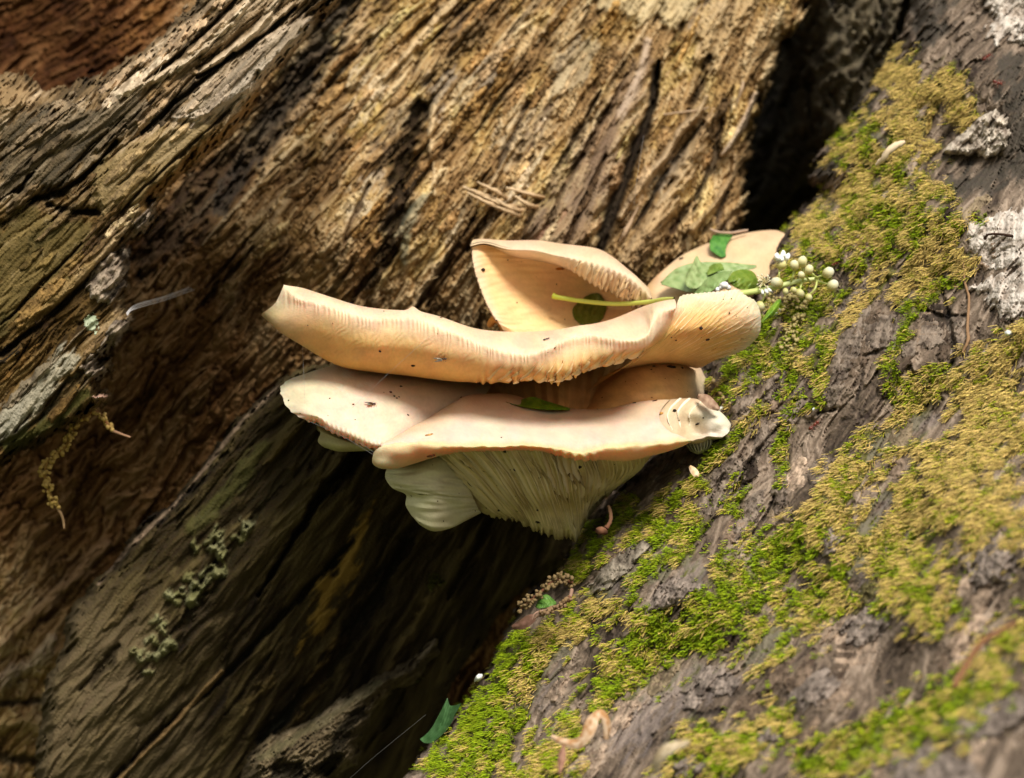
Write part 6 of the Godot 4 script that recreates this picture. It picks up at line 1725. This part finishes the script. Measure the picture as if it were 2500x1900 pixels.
func build_animals():
	var at := nearest(caps.main, 1078, 874)
	insect("fly", "small dark fly sitting on the underside of the largest cap", "fly", caps.main.p[at], caps.main.n[at], 0.15, 0.0036, Color(0.06, 0.035, 0.012), true)
	at = nearest(caps.left, 906, 991)
	insect("gnat", "small black gnat with clear wings on the flat pale left cap", "gnat", caps.left.p[at], caps.left.n[at], 0.45, 0.0034, Color(0.02, 0.014, 0.02), true)
	at = nearest(caps.main, 1336, 832)
	insect("ant", "tiny dark ant on the upper rim of the largest cap", "ant", caps.main.p[at], caps.main.n[at], 0.65, 0.0024, Color(0.05, 0.02, 0.02), false)
	for e in [[1996, 1050, 0.55, 0.0046, "red ant walking on the bare bark right of the front cap"], [2412, 150, 0.9, 0.0046, "red brown ant in the golden moss under the top white crust"], [2437, 212, -0.8, 0.0048, "glossy red ant in the golden moss above the loose bark piece"], [2040, 654, 0.4, 0.0030, "dark red ant beside the outermost flower bud"]]:
		var i := root.index(e[0], e[1])
		insect("ant", e[4], "ant", root.pos[i] + root.nor[i] * 0.0012, root.nor[i], e[2], e[3], Color(0.16, 0.022, 0.010), false)

# ---- moss: thousands of small leafy shoots
func shoot(lean: float, leafy: float, seed_no: int) -> ArrayMesh:
	var k := Kit.new()
	var r := RandomNumberGenerator.new()
	r.seed = seed_no
	var n := 7
	var pts := []
	for m in n + 1:
		var t := float(m) / n
		pts.append(Vector3(sin(t * 2.4 + seed_no) * 0.07 * t, t - lean * 0.12 * t * t, lean * t * t * 0.4 + 0.10 * sin(t * PI)))
	for m in n:
		var a: Vector3 = pts[m]
		var b: Vector3 = pts[m + 1]
		var dir := (b - a).normalized()
		for s in [-1.0, 1.0]:
			var base := k.v.size()
			var side := Vector3(s, 0, r.randf_range(-0.2, 0.7)).normalized()
			var tip := a + dir * 0.20 + side * leafy * (1.0 - 0.55 * m / n) * r.randf_range(0.8, 1.2)
			var nn: Vector3 = (dir.cross(side) * -s + Vector3(0, 0, 0.6)).normalized()
			k.v.append_array([a - dir * 0.03, a + dir * 0.13, tip])
			k.n.append_array([nn, nn, (nn + side * 0.5).normalized()])
			k.c.append_array([Color(0.8, 0.8, 0.8), Color(0.9, 0.9, 0.9), Color(1.15, 1.15, 1.1)])
			k.i.append_array([base, base + 1, base + 2])
		var q := k.v.size()
		var w := 0.035
		k.v.append_array([a + Vector3(-w, 0, 0), a + Vector3(w, 0, 0), b + Vector3(w, 0, 0), b + Vector3(-w, 0, 0)])
		for e in 4:
			k.n.append(Vector3(0, 0, 1)); k.c.append(Color(0.9, 0.9, 0.9))
		k.i.append_array([q, q + 2, q + 1, q, q + 3, q + 2])
	return kit_mesh(k)

func build_moss():
	var kinds := [[], [], [], []]
	var tints := [[], [], [], []]
	var tries := 0
	var count := 0
	while tries < 950000 and count < 160000:
		tries += 1
		var x := rng.randf_range(900, 2530)
		var y := rng.randf_range(-50, 1940)
		var at := root.index(x, y)
		var m := root.moss[at]
		if m <= 0.04 or root.d[at] <= 0.0: continue
		var far := root.d[at] / 0.6
		if rng.randf() > smoothstep(0.30, 0.68, m) * minf(1.0, far * far): continue
		count += 1
		var gold := root.gold[at]
		var is_gold := rng.randf() < smoothstep(0.05, 0.95, gold)
		var nn := root.nor[at]
		var soft := (nn + Vector3(-0.25, 0.35, 0.6)).normalized()
		var way := Vector3(-0.62 + rng.randf_range(-0.5, 0.5), -0.52 + rng.randf_range(-0.55, 0.55), 0.1)
		way = (way - soft * way.dot(soft)).normalized()
		var lift := rng.randf_range(0.1, 0.45) if is_gold else rng.randf_range(0.25, 1.0)
		var up := (way + soft * lift).normalized()
		var z := (soft - up * soft.dot(up)).normalized()
		var x_axis := up.cross(z)
		var ln := rng.randf_range(0.0014, 0.0036) if is_gold else rng.randf_range(0.0008, 0.0019)
		var wd := ln * rng.randf_range(0.75, 1.1) * (0.72 if is_gold else 1.0)
		var kind := (2 if is_gold else 0) + rng.randi_range(0, 1)
		kinds[kind].append(Transform3D(Basis(x_axis * wd, up * ln, z * wd), root.pos[at] + nn * rng.randf_range(-0.0004, 0.0010) + Vector3(rng.randf_range(-1, 1), rng.randf_range(-1, 1), 0) * 0.0002))
		var v := rng.randf_range(0.65, 1.25)
		var c: Color
		if is_gold: c = Color(0.86, 0.60, 0.22).lerp(Color(0.80, 0.64, 0.17), rng.randf())
		else: c = Color(0.34, 0.52, 0.015).lerp(Color(0.64, 0.64, 0.035), clampf(gold * 1.2 + rng.randf_range(-0.2, 0.4), 0.0, 1.0))
		tints[kind].append(Color(c.r * v, c.g * v, c.b * v))
	# a little moss on the dark wood too
	for e in [[Vector3(1030, 1515, 44), wall, 500], [Vector3(1010, 1640, 30), lower, 120], [Vector3(1060, 1420, 20), lower, 80]]:
		var r: Relief = e[1]
		for n in e[2]:
			var a := rng.randf() * TAU
			var rr: float = e[0].z * sqrt(rng.randf())
			var x: float = e[0].x + cos(a) * rr
			var y: float = e[0].y + sin(a) * rr
			var at := r.index(x, y)
			if r.d[at] <= 0.0: continue
			var ln := rng.randf_range(0.0018, 0.0034)
			var up := (r.nor[at] + Vector3(rng.randf_range(-0.8, 0.8), rng.randf_range(-0.4, 0.9), 0.3)).normalized()
			var x_axis := up.cross(Vector3(0, 0, 1)).normalized()
			kinds[n % 2].append(Transform3D(Basis(x_axis * ln, up * ln, x_axis.cross(up) * ln), r.pos[at]))
			tints[n % 2].append(Color(0.16, 0.16, 0.03) * rng.randf_range(0.6, 1.2))
	var m := paint("moss", 0.75, 0.25, 0.0, 0.3)
	var meshes := [shoot(0.6, 0.26, 3), shoot(1.2, 0.22, 8), shoot(0.3, 0.13, 5), shoot(0.9, 0.12, 12)]
	var words := ["bright green feathery moss growing in bands over the root", "yellow green moss mixed through the green bands on the root", "golden dried moss in strands over the upper root", "straw coloured moss strands hanging over bare bark of the root"]
	var called := ["green_moss", "green_moss", "golden_moss", "golden_moss"]
	for n in 4:
		var mm := MultiMesh.new()
		mm.transform_format = MultiMesh.TRANSFORM_3D
		mm.use_colors = true
		mm.mesh = meshes[n]
		mm.instance_count = kinds[n].size()
		for i in kinds[n].size():
			mm.set_instance_transform(i, kinds[n][i])
			mm.set_instance_color(i, tints[n][i])
		var o := MultiMeshInstance3D.new()
		o.multimesh = mm
		o.material_override = m
		o.name = numbered(called[n])
		add_child(o)
		tag(o, words[n], "moss", "", "stuff")
	print("moss ", count, " of ", tries)
